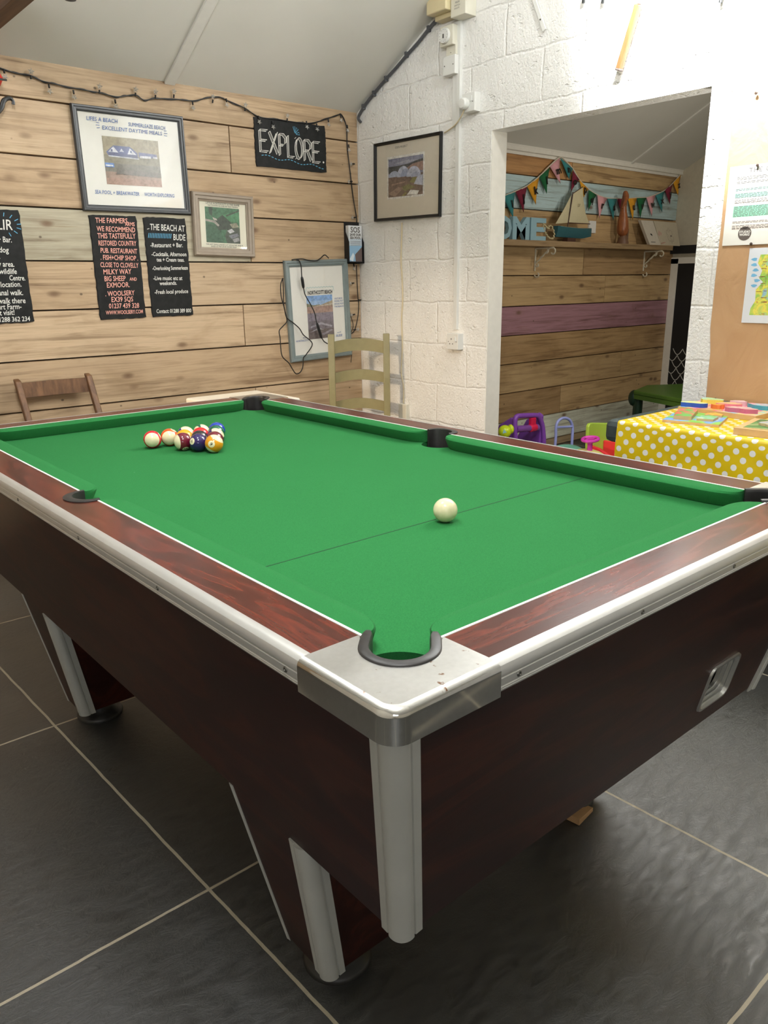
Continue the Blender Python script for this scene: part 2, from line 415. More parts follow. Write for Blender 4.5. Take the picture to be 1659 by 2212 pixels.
# ceilings
t = NT('painted_ceiling_board')
n = t.noise(t.coords(), 2.5, 3); t.base(t.ramp(n, [(0.3, srgb((216, 214, 205))), (0.7, srgb((222, 220, 212)))])); t.b.inputs['Roughness'].default_value = 0.6
n = t.noise(t.coords(), 160, 2); t.bump(n, 0.08, 0.001); MAT_CEIL = t.m
def slope_slab(name, x0, x1, y0, y1, z0, z1, mat, th=0.05):
    return struct(MB().hexa([(x0, y0, z0), (x1, y0, z0), (x1, y1, z1), (x0, y1, z1)], [(x0, y0, z0 + th), (x1, y0, z0 + th), (x1, y1, z1 + th), (x0, y1, z1 + th)]).build(name, mat))
slope_slab('ceiling', -3.2, XW + TH, YRG, YW + 0.06, zc(YRG), zc(YW + 0.06), MAT_CEIL)
slope_slab('ceiling', -3.2, XE, -4.2, YRG, zc(YRG) - SL * (YRG + 4.2), zc(YRG), MAT_CEIL)
ZAC = 2.065
slope_slab('ceiling', XW + TH, XE + 0.05, YRG, YA + 0.03, ZAC + SL * (YA - YRG), ZAC - SL * 0.03, MAT_CEIL)
def batten(name, x, w_, y0, y1, base, yb, mat, d=0.012):
    return struct(MB().hexa([(x - w_ / 2, y0, zc(y0, base, yb) - d), (x + w_ / 2, y0, zc(y0, base, yb) - d), (x + w_ / 2, y1, zc(y1, base, yb) - d), (x - w_ / 2, y1, zc(y1, base, yb) - d)],
                            [(x - w_ / 2, y0, zc(y0, base, yb) + .001), (x + w_ / 2, y0, zc(y0, base, yb) + .001), (x + w_ / 2, y1, zc(y1, base, yb) + .001), (x - w_ / 2, y1, zc(y1, base, yb) + .001)]).build(name, mat, bev=0.003))
MAT_BATT = plain('ceiling_batten_paint', (224, 222, 215), 0.5, var=0.02)
batten('trim_1', 1.425, 0.055, YRG, YW - 0.001, 2.184, YW, MAT_BATT)
batten('trim_2', 5.11, 0.03, YRG, YA - 0.03, ZAC, YA, MAT_BATT)
# coving along the alcove's back wall
mb = MB(); pr = [(0, 0), (-0.012, 0), (-0.012, 0.018), (-0.028, 0.022), (-0.028, 0.045), (-0.034, 0.065), (0, 0.065)]
zcv = 2.04
mb.loft([[(x, YA - 0.028 + p, zcv + q) for p, q in pr] for x in (XW + TH, XE)])
struct(mb.build('trim_3', MAT_WHITE))
# tie beam
t = NT('dark_stained_beam'); v = t.coords((30, 1.5, 30)); n = t.noise(v, 1, 5, 0.6, 0.4)
t.base(t.ramp(n, [(0.3, (0.06, 0.028, 0.014)), (0.7, (0.17, 0.085, 0.045))])); t.b.inputs['Roughness'].default_value = 0.6; MAT_BEAM = t.m
struct(MB().box((0.505, -0.4, 2.2), (0.568, 3.225, 2.36)).build('trim_5', MAT_BEAM))
# unseen sides of the room
MAT_PLASTER = plain('cream_plaster', (206, 200, 186), 0.8, var=0.03)
struct(MB().box((-3.26, -4.2, 0), (-3.2, YW + .06, 4)).build('wall_left', MAT_PLASTER))
struct(MB().box((-3.26, -4.26, 0), (XE + .1, -4.2, 3.2)).build('wall_front', MAT_PLASTER))

# alcove back wall: boards, one pale blue, one plum, a painted skirting board
k_ = lambda z: 1.235 + (z - 1.235) * 0.953
rowsA = [0.0, k_(0.0), k_(0.20), k_(0.42), k_(0.637), k_(0.846), k_(1.055), k_(1.273), k_(1.50), k_(1.73), k_(1.954), 2.09]
D1, D2 = (196, 166, 122), (182, 150, 108)
tonesA = [[(170, 150, 118)], [(226, 230, 212)], [D2, D1], [D1], [D2, D1], [(176, 132, 144)], [D1, D1], [D2, D1, D2], [D1, D2], [(186, 212, 218)], [(198, 150, 98), D1]]
plank_wall('wall_alcove', XW + TH, XE, YA, rowsA, tonesA, {2: [4.4], 3: [5.2], 6: [4.9], 7: [3.62, 4.6], 8: [5.3], 10: [4.4]}, gap=0.0035)

# alcove end wall with a dark door
MAT_CREAM = plain('cream_wall_paint', (200, 192, 172), 0.6, var=0.05)
struct(MB().box((XE, YRG - 4, 0), (XE + 0.06, YA + 0.03, 4.2)).build('wall_alcove_end', MAT_CREAM))
dr = bpy.data.objects.new('door_1', None); COL.objects.link(dr); dr.location = (XE, 2.6, 0); dr['_o'] = (XE, 2.6, 0); dr['kind'] = 'structure'
MB().box((XE - 0.02, 2.985, 0), (XE, 3.05, 1.40)).box((XE - 0.02, 2.2, 1.36), (XE, 3.05, 1.41)).build('door_frame', MAT_WHITE, dr)
MAT_BLACKB = plain('matt_black_board', (24, 24, 25), 0.6, var=0.1)
MB().box((XE - 0.016, 2.2, 0), (XE - 0.004, 2.985, 1.36)).build('door_panel', MAT_BLACKB, dr)
MB().box((XE - 0.05, 2.3, 1.44), (XE, 3.075, 1.505)).build('door_header', MAT_BLACKB, dr)
pe = Plane((XE - 0.017, 2.96, 0.30), (0, -1, 0), (0, 0, 1)); mb = MB()
for r_ in range(6):
    for k in range(6):
        cx = k * 0.09 + (0.045 if r_ % 2 else 0); cy = 0.03 + r_ * 0.055
        stroke(mb, pe, [(cx - 0.045 + 0.09 * q / 8, cy + 0.05 * (1 - math.sin(math.pi * q / 8))) for q in range(9)], 0.006, 0.0005)
mb.build('chalk_pattern', plain('chalk_white', (206, 206, 200), 0.9), dr)

# ------------------------------------------------------------------ pool table
W_, L_, H = 1.01, 1.937, 0.82
YC = 0.957
ROOT = thing('pool_table', 'long pool table with green cloth, red-brown wood rails and silver trim', 'pool table', (W_ / 2, L_ / 2, 0))
MAH_X = mahogany('mahogany_rail_across', (2.2, 14, 14)); MAH_Y = mahogany('mahogany_rail_along', (14, 2.2, 14))
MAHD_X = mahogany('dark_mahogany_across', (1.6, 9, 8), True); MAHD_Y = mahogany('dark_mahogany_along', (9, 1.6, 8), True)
def chrome(name, c, r0, r1, spots=False):
    t = NT(name); n = t.noise(t.coords(), 14, 5); n2 = t.noise(t.coords(), 130, 4)
    cc = t.ramp(n2, [(0.3, tuple(x * 0.93 for x in c)), (0.7, c)])
    if spots:
        s_ = t.ramp(t.noise(t.coords(), 60, 4, 0.6), [(0.66, (0, 0, 0)), (0.72, (1, 1, 1))]); cc = t.mix(s_, cc, (0.22, 0.11, 0.06))
    t.base(cc); t.b.inputs['Metallic'].default_value = 1.0
    t.l(t.math('ADD', r0, t.math('MULTIPLY', n, r1 - r0)), t.b.inputs['Roughness'])
    return t.m
MAT_CHROME = chrome('worn_chrome', (0.72, 0.71, 0.69), 0.03, 0.10, False)
MAT_CHROME_TOP = chrome('scratched_chrome_top', (0.62, 0.615, 0.60), 0.24, 0.42, True)
MAT_ALU = plain('anodised_aluminium', (192, 191, 187), 0.36, 0.6, var=0.03, scale=20)
MAT_SATIN = chrome('satin_steel', (0.55, 0.55, 0.53), 0.28, 0.42)
MAT_TRIM = plain('grey_corner_moulding', (190, 190, 184), 0.4, 0.25, var=0.04, scale=12)
MAT_STRIP = plain('white_edging_strip', (240, 236, 230), 0.35, 0.0, var=0.02)
MAT_RUBBER = plain('black_pocket_rubber', (38, 36, 35), 0.45, var=0.15, bump=0.2, scale=80)
t = NT('green_baize'); n = t.noise(t.coords(), 700, 2); n2 = t.noise(t.coords(), 6, 3)
c = t.ramp(n, [(0.3, srgb((35, 102, 53))), (0.7, srgb((43, 116, 62)))]); c = t.mix(0.25, c, t.ramp(n2, [(0.3, (0.85, 0.9, 0.85)), (0.7, (1, 1, 1))]), 'MULTIPLY')
lint = t.ramp(t.noise(t.coords((1, 1, 1)), 60, 2, 0.5), [(0.80, (0, 0, 0)), (0.82, (1, 1, 1))]); c = t.mix(t.math('MULTIPLY', lint, 0.4), c, (0.5, 0.6, 0.5))
t.base(c); t.b.inputs['Roughness'].default_value = 0.95; t.b.inputs['Specular IOR Level'].default_value = 0.08
t.b.inputs['Sheen Weight'].default_value = 0.03; t.b.inputs['Sheen Roughness'].default_value = 0.5; t.b.inputs['Sheen Tint'].default_value = (0.6, 0.9, 0.6, 1)
t.bump(n, 0.12, 0.0005); MAT_BAIZE = t.m

mirr = {'near_left': (0, 0), 'near_right': (1, 0), 'far_left': (0, 1), 'far_right': (1, 1)}
def T(ix, iy): return lambda x, y: ((W_ - x) if ix else x, (L_ - y) if iy else y)
PCX = PCY = 0.018
# bed, with the pocket holes cut out
out = []
def hole_corner(ix, iy, rev):
    pts = [(0.012 + 0.0575 * math.cos(math.radians(a)), 0.012 + 0.0575 * math.sin(math.radians(a))) for a in range(-12, 103, 6)]
    f = T(ix, iy); pts = [f(*p) for p in pts]
    return pts[::-1] if rev else pts
out += hole_corner(0, 0, True)
out += hole_corner(1, 0, False)
out += [(W_ - 0.0, YC - 0.05)] + [(W_ - 0.05 * math.sin(math.radians(a)), YC - 0.05 * math.cos(math.radians(a))) for a in range(10, 180, 10)] + [(W_, YC + 0.05)]
out += hole_corner(1, 1, True)
out += hole_corner(0, 1, False)
out += [(0, YC + 0.05)] + [(0.05 * math.sin(math.radians(a)), YC + 0.05 * math.cos(math.radians(a))) for a in range(10, 180, 10)] + [(0, YC - 0.05)]
ZB = 0.785
MB().prism(out, ZB - 0.022, ZB).build('playing_bed', MAT_BAIZE, ROOT)
MB().box((0.04, 0.4333, ZB), (W_ - 0.04, 0.4353, ZB + 0.0003)).build('baulk_line', plain('baulk_line_ink', (8, 46, 22), 0.9), ROOT)

# cushions: nose profile with rounded jaws
def cushion(p0, p1, nrm, j0=True, j1=True):
    p0, p1, nrm = Vector(p0), Vector(p1), Vector(nrm); d = p1 - p0; L = d.length; d.normalize()
    st = [0, .002, .005, .01, .018, .028, .04, .055, .072]; S = st + [L * k / 12 for k in range(2, 11)] + [L - q for q in st[::-1]]
    rings = []
    for s_ in S:
        u = min(s_, L - s_) / 0.072; u = min(1, u); e = 0.010 + 0.038 * math.sqrt(max(0, 1 - (1 - u) ** 2.4)) if u < 1 else 0.048
        b = p0 + d * s_
        uc = min(1, e / .03); pr = [(0, H), (e * .55, H + .0004), (e * .90, H - .0008), (e, H - .0045), (e - .0008, H - .009), (e - .014 * uc, ZB + .001), (0, ZB + .001)]
        rings.append([(b.x + nrm.x * o_, b.y + nrm.y * o_, z) for o_, z in pr])
    MB().loft(rings).build('cushion', MAT_BAIZE, ROOT, smooth=35)
c0, c1 = 0.069, 0.047
for a, b, nn in [((0, c0), (0, YC - c1), (1, 0)), ((0, YC + c1), (0, L_ - c0), (1, 0)), ((W_, c0), (W_, YC - c1), (-1, 0)), ((W_, YC + c1), (W_, L_ - c0), (-1, 0)),
                 ((c0, 0), (W_ - c0, 0), (0, 1)), ((c0, L_), (W_ - c0, L_), (0, -1))]:
    cushion((a[0], a[1], 0), (b[0], b[1], 0), (nn[0], nn[1], 0))

# wooden rails, white strip, aluminium edging
RO, RI, OUTR = -0.078, -0.004, -0.0965
def side_poly(x0, x1, r, s):   # rail beside the long side, pocket notch of radius r
    return [(x0, 0.066), (x1, 0.066)] + ([(x1, YC - r)] if 0 else []) + [(max(x0, min(x1, -r * math.cos(math.radians(a)) )), YC + r * math.sin(math.radians(a))) for a in range(-86, 87, 8)] + [(x1, L_ - 0.066), (x0, L_ - 0.066)]
for ix in (0, 1):
    fx = (lambda x: W_ - x) if ix else (lambda x: x)
    r = 0.048
    pts = [(RO, 0.066), (RI, 0.066)] + [(-math.sqrt(max(r * r - (y - YC) ** 2, 0.004 ** 2)), y) for y in [YC - r + 2 * r * k / 20 for k in range(21)]] + [(RI, L_ - 0.066), (RO, L_ - 0.066)]
    rl = MB().prism([(fx(x), y) for x, y in pts], H - 0.034, H).build('rail', MAH_Y, ROOT, bev=0.0008)
    mb = MB()
    for y0, y1 in ((0.066, YC - r), (YC + r, L_ - 0.066)): mb.box((min(fx(RI), fx(0)), y0, H - .012), (max(fx(RI), fx(0)), y1, H + .0008))
    mb.build('edging_strip', MAT_STRIP, rl)
for iy in (0, 1):
    fy = (lambda y: L_ - y) if iy else (lambda y: y)
    rl = MB().prism([(0.066, fy(RO)), (W_ - 0.066, fy(RO)), (W_ - 0.066, fy(RI)), (0.066, fy(RI))], H - 0.034, H).build('rail', MAH_X, ROOT, bev=0.0008)
    MB().box((0.066, min(fy(RI), fy(0)), H - .012), (W_ - 0.066, max(fy(RI), fy(0)), H + .0008)).build('edging_strip', MAT_STRIP, rl)
o0 = 0.078
tp = [(o0 - .001, H + .0006), (o0 + .006, H + .0006), (o0 + .011, H - .001), (o0 + .0155, H - .0045), (o0 + .018, H - .010), (o0 + .018, H - .0165), (o0 + .0165, H - .0175), (o0 + .0165, H - .0190),
      (o0 + .0178, H - .020), (o0 + .0178, H - .028), (o0 + .0165, H - .029), (o0 + .0165, H - .030), (o0 + .0178, H - .0312), (o0 + .0172, H - .0325), (o0 + .0178, H - .034), (o0 + .016, H - .0372), (o0 - .001, H - .0372)]
MAT_SCREW = plain('steel_screw', (120, 118, 112), 0.3, 0.9)
def screw(parent, p, n):
    n = Vector(n); s_ = MB(); u = Vector((0, 0, 1)); v = n.cross(u)
    def ring(r, d): return [Vector(p) + n * d + (u * math.cos(a) + v * math.sin(a)) * r for a in [2 * math.pi * k / 12 for k in range(12)]]
    s_.loft([ring(.0042, -.002), ring(.0042, .0006), ring(.003, .0018), ring(.0016, .0018), ring(.001, .0004)]).build('screw', MAT_SCREW, parent, smooth=True)
for ix in (0, 1):
    fx = (lambda x: W_ - x) if ix else (lambda x: x)
    tr = MB().loft([[(fx(-o_), y, z) for o_, z in tp] for y in (0.068, L_ - 0.068)]).build('metal_trim', MAT_ALU, ROOT, smooth=25)
    for y in (0.096, 0.442, 0.77, 1.126, 1.48, 1.84): screw(tr, (fx(-o0 - .0172), y, H - .024), ((1, 0, 0) if ix else (-1, 0, 0)))
for iy in (0, 1):
    fy = (lambda y: L_ - y) if iy else (lambda y: y)
    tr = MB().loft([[(x, fy(-o_), z) for o_, z in tp] for x in (0.068, W_ - 0.068)]).build('metal_trim', MAT_ALU, ROOT, smooth=25)
    for x in (0.102, 0.364, 0.63, 0.90): screw(tr, (x, fy(-o0 - .0172), H - .024), ((0, 1, 0) if iy else (0, -1, 0)))

# corner caps and pocket liners
for ix, iy in mirr.values():
    f = T(ix, iy)
    r = 0.028; e = -0.0985
    poly = [(0.067, e), (0.067, -0.005)] + arc(0.0084, 0.0084, 0.0465, -45, -225, 22) + [(-0.005, 0.067), (e, 0.067)] + arc(e + r, e + r, r, 180, 270, 8)[0:]
    cp = MB().prism([f(*p) for p in poly], H - 0.0405, H + 0.0022).build('corner_cap', [MAT_CHROME, MAT_CHROME_TOP], ROOT, bev=0.0105, bseg=5)
    if True:
        for pl_ in cp.data.polygons:
            pl_.use_smooth = True
            if pl_.normal.z > 0.9: pl_.material_index = 1
        cp.modifiers['bevel'].limit_method = 'WEIGHT'
        bw = cp.data.attributes.new('bevel_weight_edge', 'FLOAT', 'EDGE')
        off = Vector(cp['_o'])
        zt = H + 0.0022
        for ed in cp.data.edges:
            A = cp.data.vertices[ed.vertices[0]].co + off; B = cp.data.vertices[ed.vertices[1]].co + off
            g = f(0, 0)
            def local(q): return ((W_ - q.x) if ix else q.x, (L_ - q.y) if iy else q.y)
            a_, b_ = local(A), local(B)
            top = A.z > zt - 1e-4 and B.z > zt - 1e-4
            outer = (min(a_) < -0.06 and min(b_) < -0.06) and not (abs(a_[0] - .067) < 1e-4 and abs(b_[0] - .067) < 1e-4) and not (abs(a_[1] - .067) < 1e-4 and abs(b_[1] - .067) < 1e-4)
            bw.data[ed.index].value = 1.0 if (top and outer) else 0.0
        for ed in cp.data.edges:
            A = cp.data.vertices[ed.vertices[0]].co; B = cp.data.vertices[ed.vertices[1]].co
        # keep the flat top crisp
        bm = bmesh.new(); bm.from_mesh(cp.data)
        for ee in bm.edges:
            if len(ee.link_faces) == 2 and ee.calc_face_angle(0) > math.radians(40): ee.smooth = False
        bm.to_mesh(cp.data); bm.free()
    sec = [(0.0355, H - .002), (0.0357, H + .0030), (0.0372, H + .0050), (0.0480, H + .0050), (0.0497, H + .0032), (0.0500, H + .001), (0.0455, H + .001), (0.0455, 0.665), (0.0368, 0.66)]
    cc0 = 0.0084; path_ = []
    dg_ = math.sqrt(.5)
    for k in range(6): u_ = .040 * (1 - k / 6); path_.append((cc0 + dg_ * u_, cc0 + dg_ * u_, -45, .0016 * (u_ / .04) ** 2))
    for k in range(23): path_.append((cc0, cc0, -45 - 180 * k / 22, 0))
    for k in range(1, 7): u_ = .040 * k / 6; path_.append((cc0 + dg_ * u_, cc0 + dg_ * u_, -225, .0016 * (u_ / .04) ** 2))
    rings = []
    for i_, (px_, py_, an, tuck) in enumerate(path_):
        a = math.radians(an); endk = min(i_, len(path_) - 1 - i_); nar = {0: .55, 1: .9}.get(endk, 1.0); mid_ = .0427
        rings.append([(*f(px_ + ((mid_ + (r_ - mid_) * nar) - tuck) * math.cos(a), py_ + ((mid_ + (r_ - mid_) * nar) - tuck) * math.sin(a)), z) for r_, z in sec])
    MB().loft(rings).build('pocket_liner', MAT_RUBBER, ROOT, smooth=50)
for ix in (0, 1):
    fx = (lambda x: W_ - x) if ix else (lambda x: x)
    rings = []
    for k in range(29):
        a = math.radians(86 + (188) * k / 28); wth = 0.018 * math.sin(math.pi * min(1, (k + 1.5) / 31 + 0.0)) ** 0.6
        ri = 0.034; ro = 0.035 + wth
        sec = [(ri, H - .004), (ri + .001, H + .003), ((ri + ro) / 2, H + .0045), (ro, H + .002), (ro, H - .001), (ri + .006, H - .001), (ri + .006, 0.68), (ri, 0.68)]
        rings.append([(fx(r_ * math.cos(a)), YC + r_ * 1.12 * math.sin(a), z) for r_, z in sec])
    MB().loft(rings).build('pocket_liner', MAT_RUBBER, ROOT, smooth=50)
# ball trough under the pockets keeps the light out
MAT_DARKIN = plain('cabinet_interior', (22, 16, 14), 0.9)

# cabinet
ZT, ZL = H - 0.036, 0.41
i0, i1 = -0.086, -0.003
def inset(z): return i0 + (i1 - i0) * (ZT - z) / (ZT - ZL)
def pt(ix, iy, z, ex=0, ey=0):
    q = inset(z); f = T(ix, iy); x, y = f(q + ex, q + ey); return (x, y, z)
th = 0.018
def panel(pa, pb, name, mat, inn):
    """pa, pb: corner ids; inn: inward vector"""
    v = Vector(inn) * th
    o = [Vector(pt(*pa, ZL)), Vector(pt(*pb, ZL)), Vector(pt(*pb, ZT)), Vector(pt(*pa, ZT))]
    return MB().hexa(o, [q + v for q in o]).build(name, mat, ROOT)
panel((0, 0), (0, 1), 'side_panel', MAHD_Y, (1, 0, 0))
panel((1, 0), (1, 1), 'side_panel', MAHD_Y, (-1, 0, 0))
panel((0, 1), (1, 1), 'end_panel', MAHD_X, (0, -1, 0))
# near end panel with the ball-return window: four strips round the hole
wx0, wx1, wz0, wz1 = 0.735, 0.838, 0.458, 0.548
mb = MB()
def ep(x, z): return Vector((x, inset(z), z))
def strip(a, b, c, d):
    o = [ep(*a), ep(*b), ep(*c), ep(*d)]; mb.hexa(o, [q + Vector((0, th, 0)) for q in o])
xl = lambda z: inset(z); xr = lambda z: W_ - inset(z)
strip((xl(ZL), ZL), (xr(ZL), ZL), (xr(wz0), wz0), (xl(wz0), wz0))
strip((xl(wz1), wz1), (xr(wz1), wz1), (xr(ZT), ZT), (xl(ZT), ZT))
strip((xl(wz0), wz0), (wx0, wz0), (wx0, wz1), (xl(wz1), wz1))
strip((wx1, wz0), (xr(wz0), wz0), (xr(wz1), wz1), (wx1, wz1))
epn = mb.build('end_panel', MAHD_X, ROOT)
# window frame: rounded rectangular rim stepping inwards
def rrect(x0, z0, x1, z1, r, n=5):
    o = []
    for cx, cz, a in ((x1 - r, z1 - r, 0), (x0 + r, z1 - r, 90), (x0 + r, z0 + r, 180), (x1 - r, z0 + r, 270)):
        for k in range(n + 1):
            t_ = math.radians(a + 90 * k / n); o.append((cx + r * math.cos(t_), cz + r * math.sin(t_)))
    return o
rings = []
for g, d in ((-0.006, 0.0), (-0.005, -0.004), (-0.001, -0.004), (0.001, 0.003), (0.006, 0.003), (0.007, 0.009), (0.012, 0.009), (0.013, 0.015), (0.017, 0.015), (0.018, 0.021)):
    rings.append([(x, inset(z) + d, z) for x, z in rrect(wx0 + g, wz0 + g, wx1 - g, wz1 - g, 0.016)])
wf = MB().loft(rings, True, False).build('return_window_frame', MAT_SATIN, ROOT, smooth=30, recalc=False)
MB().box((wx0 - .02, 0.022, wz0 - .02), (wx1 + .02, 0.14, wz0 - .012)).box((wx0 - .02, 0.14, wz0 - .02), (wx1 + .02, 0.15, wz1 + .03)).box((wx0 - .03, .022, wz0 - .02), (wx0 - .02, 0.15, wz1 + .03)).box((wx1 + .02, .022, wz0 - .02), (wx1 + .03, 0.15, wz1 + .03)).box((wx0 - .03, .022, wz1 + .02), (wx1 + .03, .15, wz1 + .03)).build('return_tray', MAT_DARKIN, ROOT)
MB().box((0.02, 0.02, 0.43), (W_ - 0.02, L_ - 0.02, 0.435)).build('base_board', MAT_DARKIN, ROOT)
# corner mouldings
fl_ = 0.036
half = [(fl_, 0.0), (fl_, -0.0030), (0.0235, -0.0038), (0.0225, -0.0018), (0.021, -0.0018), (0.0195, -0.0050)]
mid = [(0.013 + 0.0195 * math.cos(math.radians(a)), 0.013 + 0.0195 * math.sin(math.radians(a))) for a in range(285, 164, -12)]
prof = half + mid + [(y, x) for x, y in half[::-1]] + [(0.004, 0.004)]
for ix, iy in mirr.values():
    f = T(ix, iy); rings = []
    for z, s_ in ((ZT + 0.002, 1), (ZL - 0.008, 1)):
        q = inset(z); rings.append([(*f(q + a, q + b), z - 0.05 * max(0, 0.02 - max(a, b)) * (1 if z < 0.5 else 0)) for a, b in prof])
    MB().loft(rings).build('corner_moulding', MAT_TRIM, ROOT, smooth=35)
# legs
LG = {0: (0.219, 0.441, 0.283, 0.415), 1: (1.372, 1.590, 1.462, 1.588)}
ZLB = 0.05
slx = (0.086 - 0.003) / (ZT - ZL)
for ix in (0, 1):
    for iy in (0, 1):
        ya, yb, yc_, yd = LG[iy]; fx = (lambda x: W_ - x) if ix else (lambda x: x)
        xo_t, xo_b = i1, i1 + slx * (ZL - ZLB); xi_t, xi_b = 0.20, 0.235
        top = [(fx(xo_t), ya, ZL + .001), (fx(xi_t), ya, ZL + .001), (fx(xi_t), yb, ZL + .001), (fx(xo_t), yb, ZL + .001)]
        bot = [(fx(xo_b), yc_, ZLB), (fx(xi_b), yc_, ZLB), (fx(xi_b), yd, ZLB), (fx(xo_b), yd, ZLB)]
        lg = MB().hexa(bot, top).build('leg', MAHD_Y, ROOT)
        for far in (0, 1):
            rings = []
            for z, x, y in ((ZL + 0.0, xo_t, yb if far else ya), (ZLB - .006, xo_b + .001, yd if far else yc_)):
                sg = -1 if far else 1; kk = (1.0 if not far else 0.35)
                rings.append([(fx(x + a * kk), y + sg * b * kk, z) for a, b in prof])
            MB().loft(rings).build('leg_moulding', MAT_TRIM, lg, smooth=35)
        cx, cy = (xo_b + xi_b) / 2, (yc_ + yd) / 2
        cx = xo_b + 0.070
        MB().lathe([(0.030, ZLB), (0.034, 0.045), (0.040, 0.03), (0.05, 0.018), (0.062, 0.013), (0.066, 0.007), (0.065, 0.0), (0.0, 0.0)], (fx(cx), cy, 0), 32).build('levelling_foot', plain('black_rubber_foot', (30, 28, 26), 0.45, var=0.2), lg, smooth=50)

# ------------------------------------------------------------------ balls
def ball_mat(name, c, stripe):
    t = NT('ball_' + name); tc = t.n('ShaderNodeTexCoord'); nv = t.n('ShaderNodeVectorMath', operation='NORMALIZE'); t.l(tc.outputs['Object'], nv.inputs[0])
    s_ = t.n('ShaderNodeSeparateXYZ'); t.l(nv.outputs[0], s_.inputs[0]); c = srgb(c); iv = srgb((226, 216, 178))
    base = t.mix(t.math('GREATER_THAN', t.math('ABSOLUTE', s_.outputs[2]), 0.60), c, iv) if stripe else None
    m_ = t.math('GREATER_THAN', t.math('ABSOLUTE', s_.outputs[0]), 0.925)
    t.base(t.mix(m_, base if stripe else c, iv)); t.b.inputs['Roughness'].default_value = 0.10; t.b.inputs['Coat Weight'].default_value = 0.3; t.b.inputs['Coat Roughness'].default_value = 0.05
    return t.m
def cdir(r_, u_, t_): return (RX * r_ - DN * u_ - FW * t_).normalized()
INK = plain('black_number_ink', (22, 22, 24), 0.3)
BR = 0.0254
E0 = on(462.4, 958.3, 2, ZB + BR); ang = math.radians(-1.2)
def rotv(x, y): return Vector((x * math.cos(ang) - y * math.sin(ang), x * math.sin(ang) + y * math.cos(ang), 0))
DL = rotv(-0.5, 0.8660254) * 0.0509; DR = rotv(0.5, 0.8660254) * 0.0509
balls = [  # row, k, kind colour, stripe, number, number direction, cap direction, label
    (0, 0, (216, 146, 26), 1, '9', (-0.15, 0.18, 1), (0.55, 0.8, 0.2), 'yellow-striped pool ball, nearest of the pack, number nine facing us'),
    (1, 0, (44, 28, 84), 0, '4', (-0.75, 0.2, 0.7), (0, 1, 0), 'solid purple pool ball with a number circle on its left side'),
    (1, 1, (104, 24, 40), 0, '7', (0.2, -0.2, -1), (0, 1, 0), 'solid maroon pool ball just behind the yellow-striped one'),
    (2, 0, (108, 26, 44), 1, '15', (0.15, -0.9, 0.45), (-0.93, -0.05, 0.35), 'maroon-striped pool ball with its white side turned left'),
    (2, 1, (30, 30, 32), 0, '8', (-0.3, -0.2, -1), (0, 1, 0), 'black pool ball in the middle of the pack behind the purple one'),
    (2, 2, (52, 30, 92), 1, '12', (-0.6, 0.5, -0.6), (0.5, 0.7, 0.5), 'purple-striped pool ball between the maroon and green solids'),
    (3, 1, (226, 158, 28), 0, '1', (0.3, -0.3, -1), (0, 1, 0), 'solid yellow pool ball behind the maroon-striped one'),
    (3, 2, (206, 26, 34), 0, '3', (0.3, -0.3, -1), (0, 1, 0), 'solid red pool ball behind the black one'),
    (3, 3, (14, 92, 66), 0, '6', (0.3, -0.3, -1), (0, 1, 0), 'solid dark green pool ball just in front of the blue one'),
    (4, 0, (206, 26, 44), 1, '11', (0.9, 0.45, 0.1), (-0.06, -0.08, 1), 'red-striped pool ball, leftmost of the pack, white side to the front'),
    (4, 1, (232, 84, 28), 1, '13', (0.5, 0.75, 0.4), (-0.1, -0.16, 1), 'orange-striped pool ball, second from the left, white side to the front'),
    (4, 2, (28, 44, 122), 1, '10', (-0.6, -0.3, -0.7), (0.4, 0.8, 0.4), 'blue-and-white striped pool ball behind the orange-striped one'),
    (4, 3, (14, 88, 62), 1, '14', (-0.5, 0.5, 0.6), (0.8, 0.6, 0.3), 'green-and-white striped pool ball behind the red solid one'),
    (4, 4, (22, 58, 168), 0, '2', (0.3, -0.3, -1), (0, 1, 0), 'solid blue pool ball at the back right of the pack'),
]
for row, k, cc, st, num, nd, cdn, lab in balls:
    p = E0 + DL * (row - k) + DR * k
    if (row, k) == (4, 0): p += Vector((-0.001, 0.002, 0))
    mb = MB().ball((0, 0, 0), BR, 40, 24)
    tv = (CAM - p).normalized(); rv = tv.cross(Vector((0, 0, -1))).normalized(); uv_ = rv.cross(tv) * -1
    if uv_.z < 0: uv_ = -uv_
    cdir = lambda a, b, c_: (rv * a + uv_ * b + tv * c_).normalized()
    X = cdir(*nd); Z = cdir(*cdn)
    if st: X = (X - Z * X.dot(Z)).normalized()
    if not st:
        Z = cdir(0, 1, 0); Z = (Z - X * Z.dot(X)).normalized()
    Y = Z.cross(X)
    o = mb.build('pool_ball', ball_mat(num, cc, st), None, smooth=180)
    o.matrix_world = Matrix(((X.x, Y.x, Z.x, p.x), (X.y, Y.y, Z.y, p.y), (X.z, Y.z, Z.z, p.z), (0, 0, 0, 1)))
    tag(o, lab, 'ball', 'racked pool balls'); o['_o'] = (0, 0, 0)
    vs, fs = text2d(num, 0.0135, 0.0004, 'CENTER')
    if st and num in ('9',): rotq = math.radians(-12)
    else: rotq = 0
    mn = MB(); V = []
    for x, y in vs:
        y -= 0.0047; x, y = x * math.cos(rotq) - y * math.sin(rotq), x * math.sin(rotq) + y * math.cos(rotq)
        q = Vector((BR, x, y)).normalized() * (BR * 1.002); V.append(q)
    mn.add(V, fs); mo = mn.build('ball_number', INK, None, recalc=False); mo.parent = o
CB = 0.0238
pc = on(962, 1102, 2, ZB + CB)
t = NT('cue_ball_resin'); n = t.noise(t.coords(), 90, 3); t.base(t.ramp(n, [(0.3, srgb((214, 204, 164))), (0.7, srgb((222, 213, 176)))])); t.b.inputs['Roughness'].default_value = 0.22
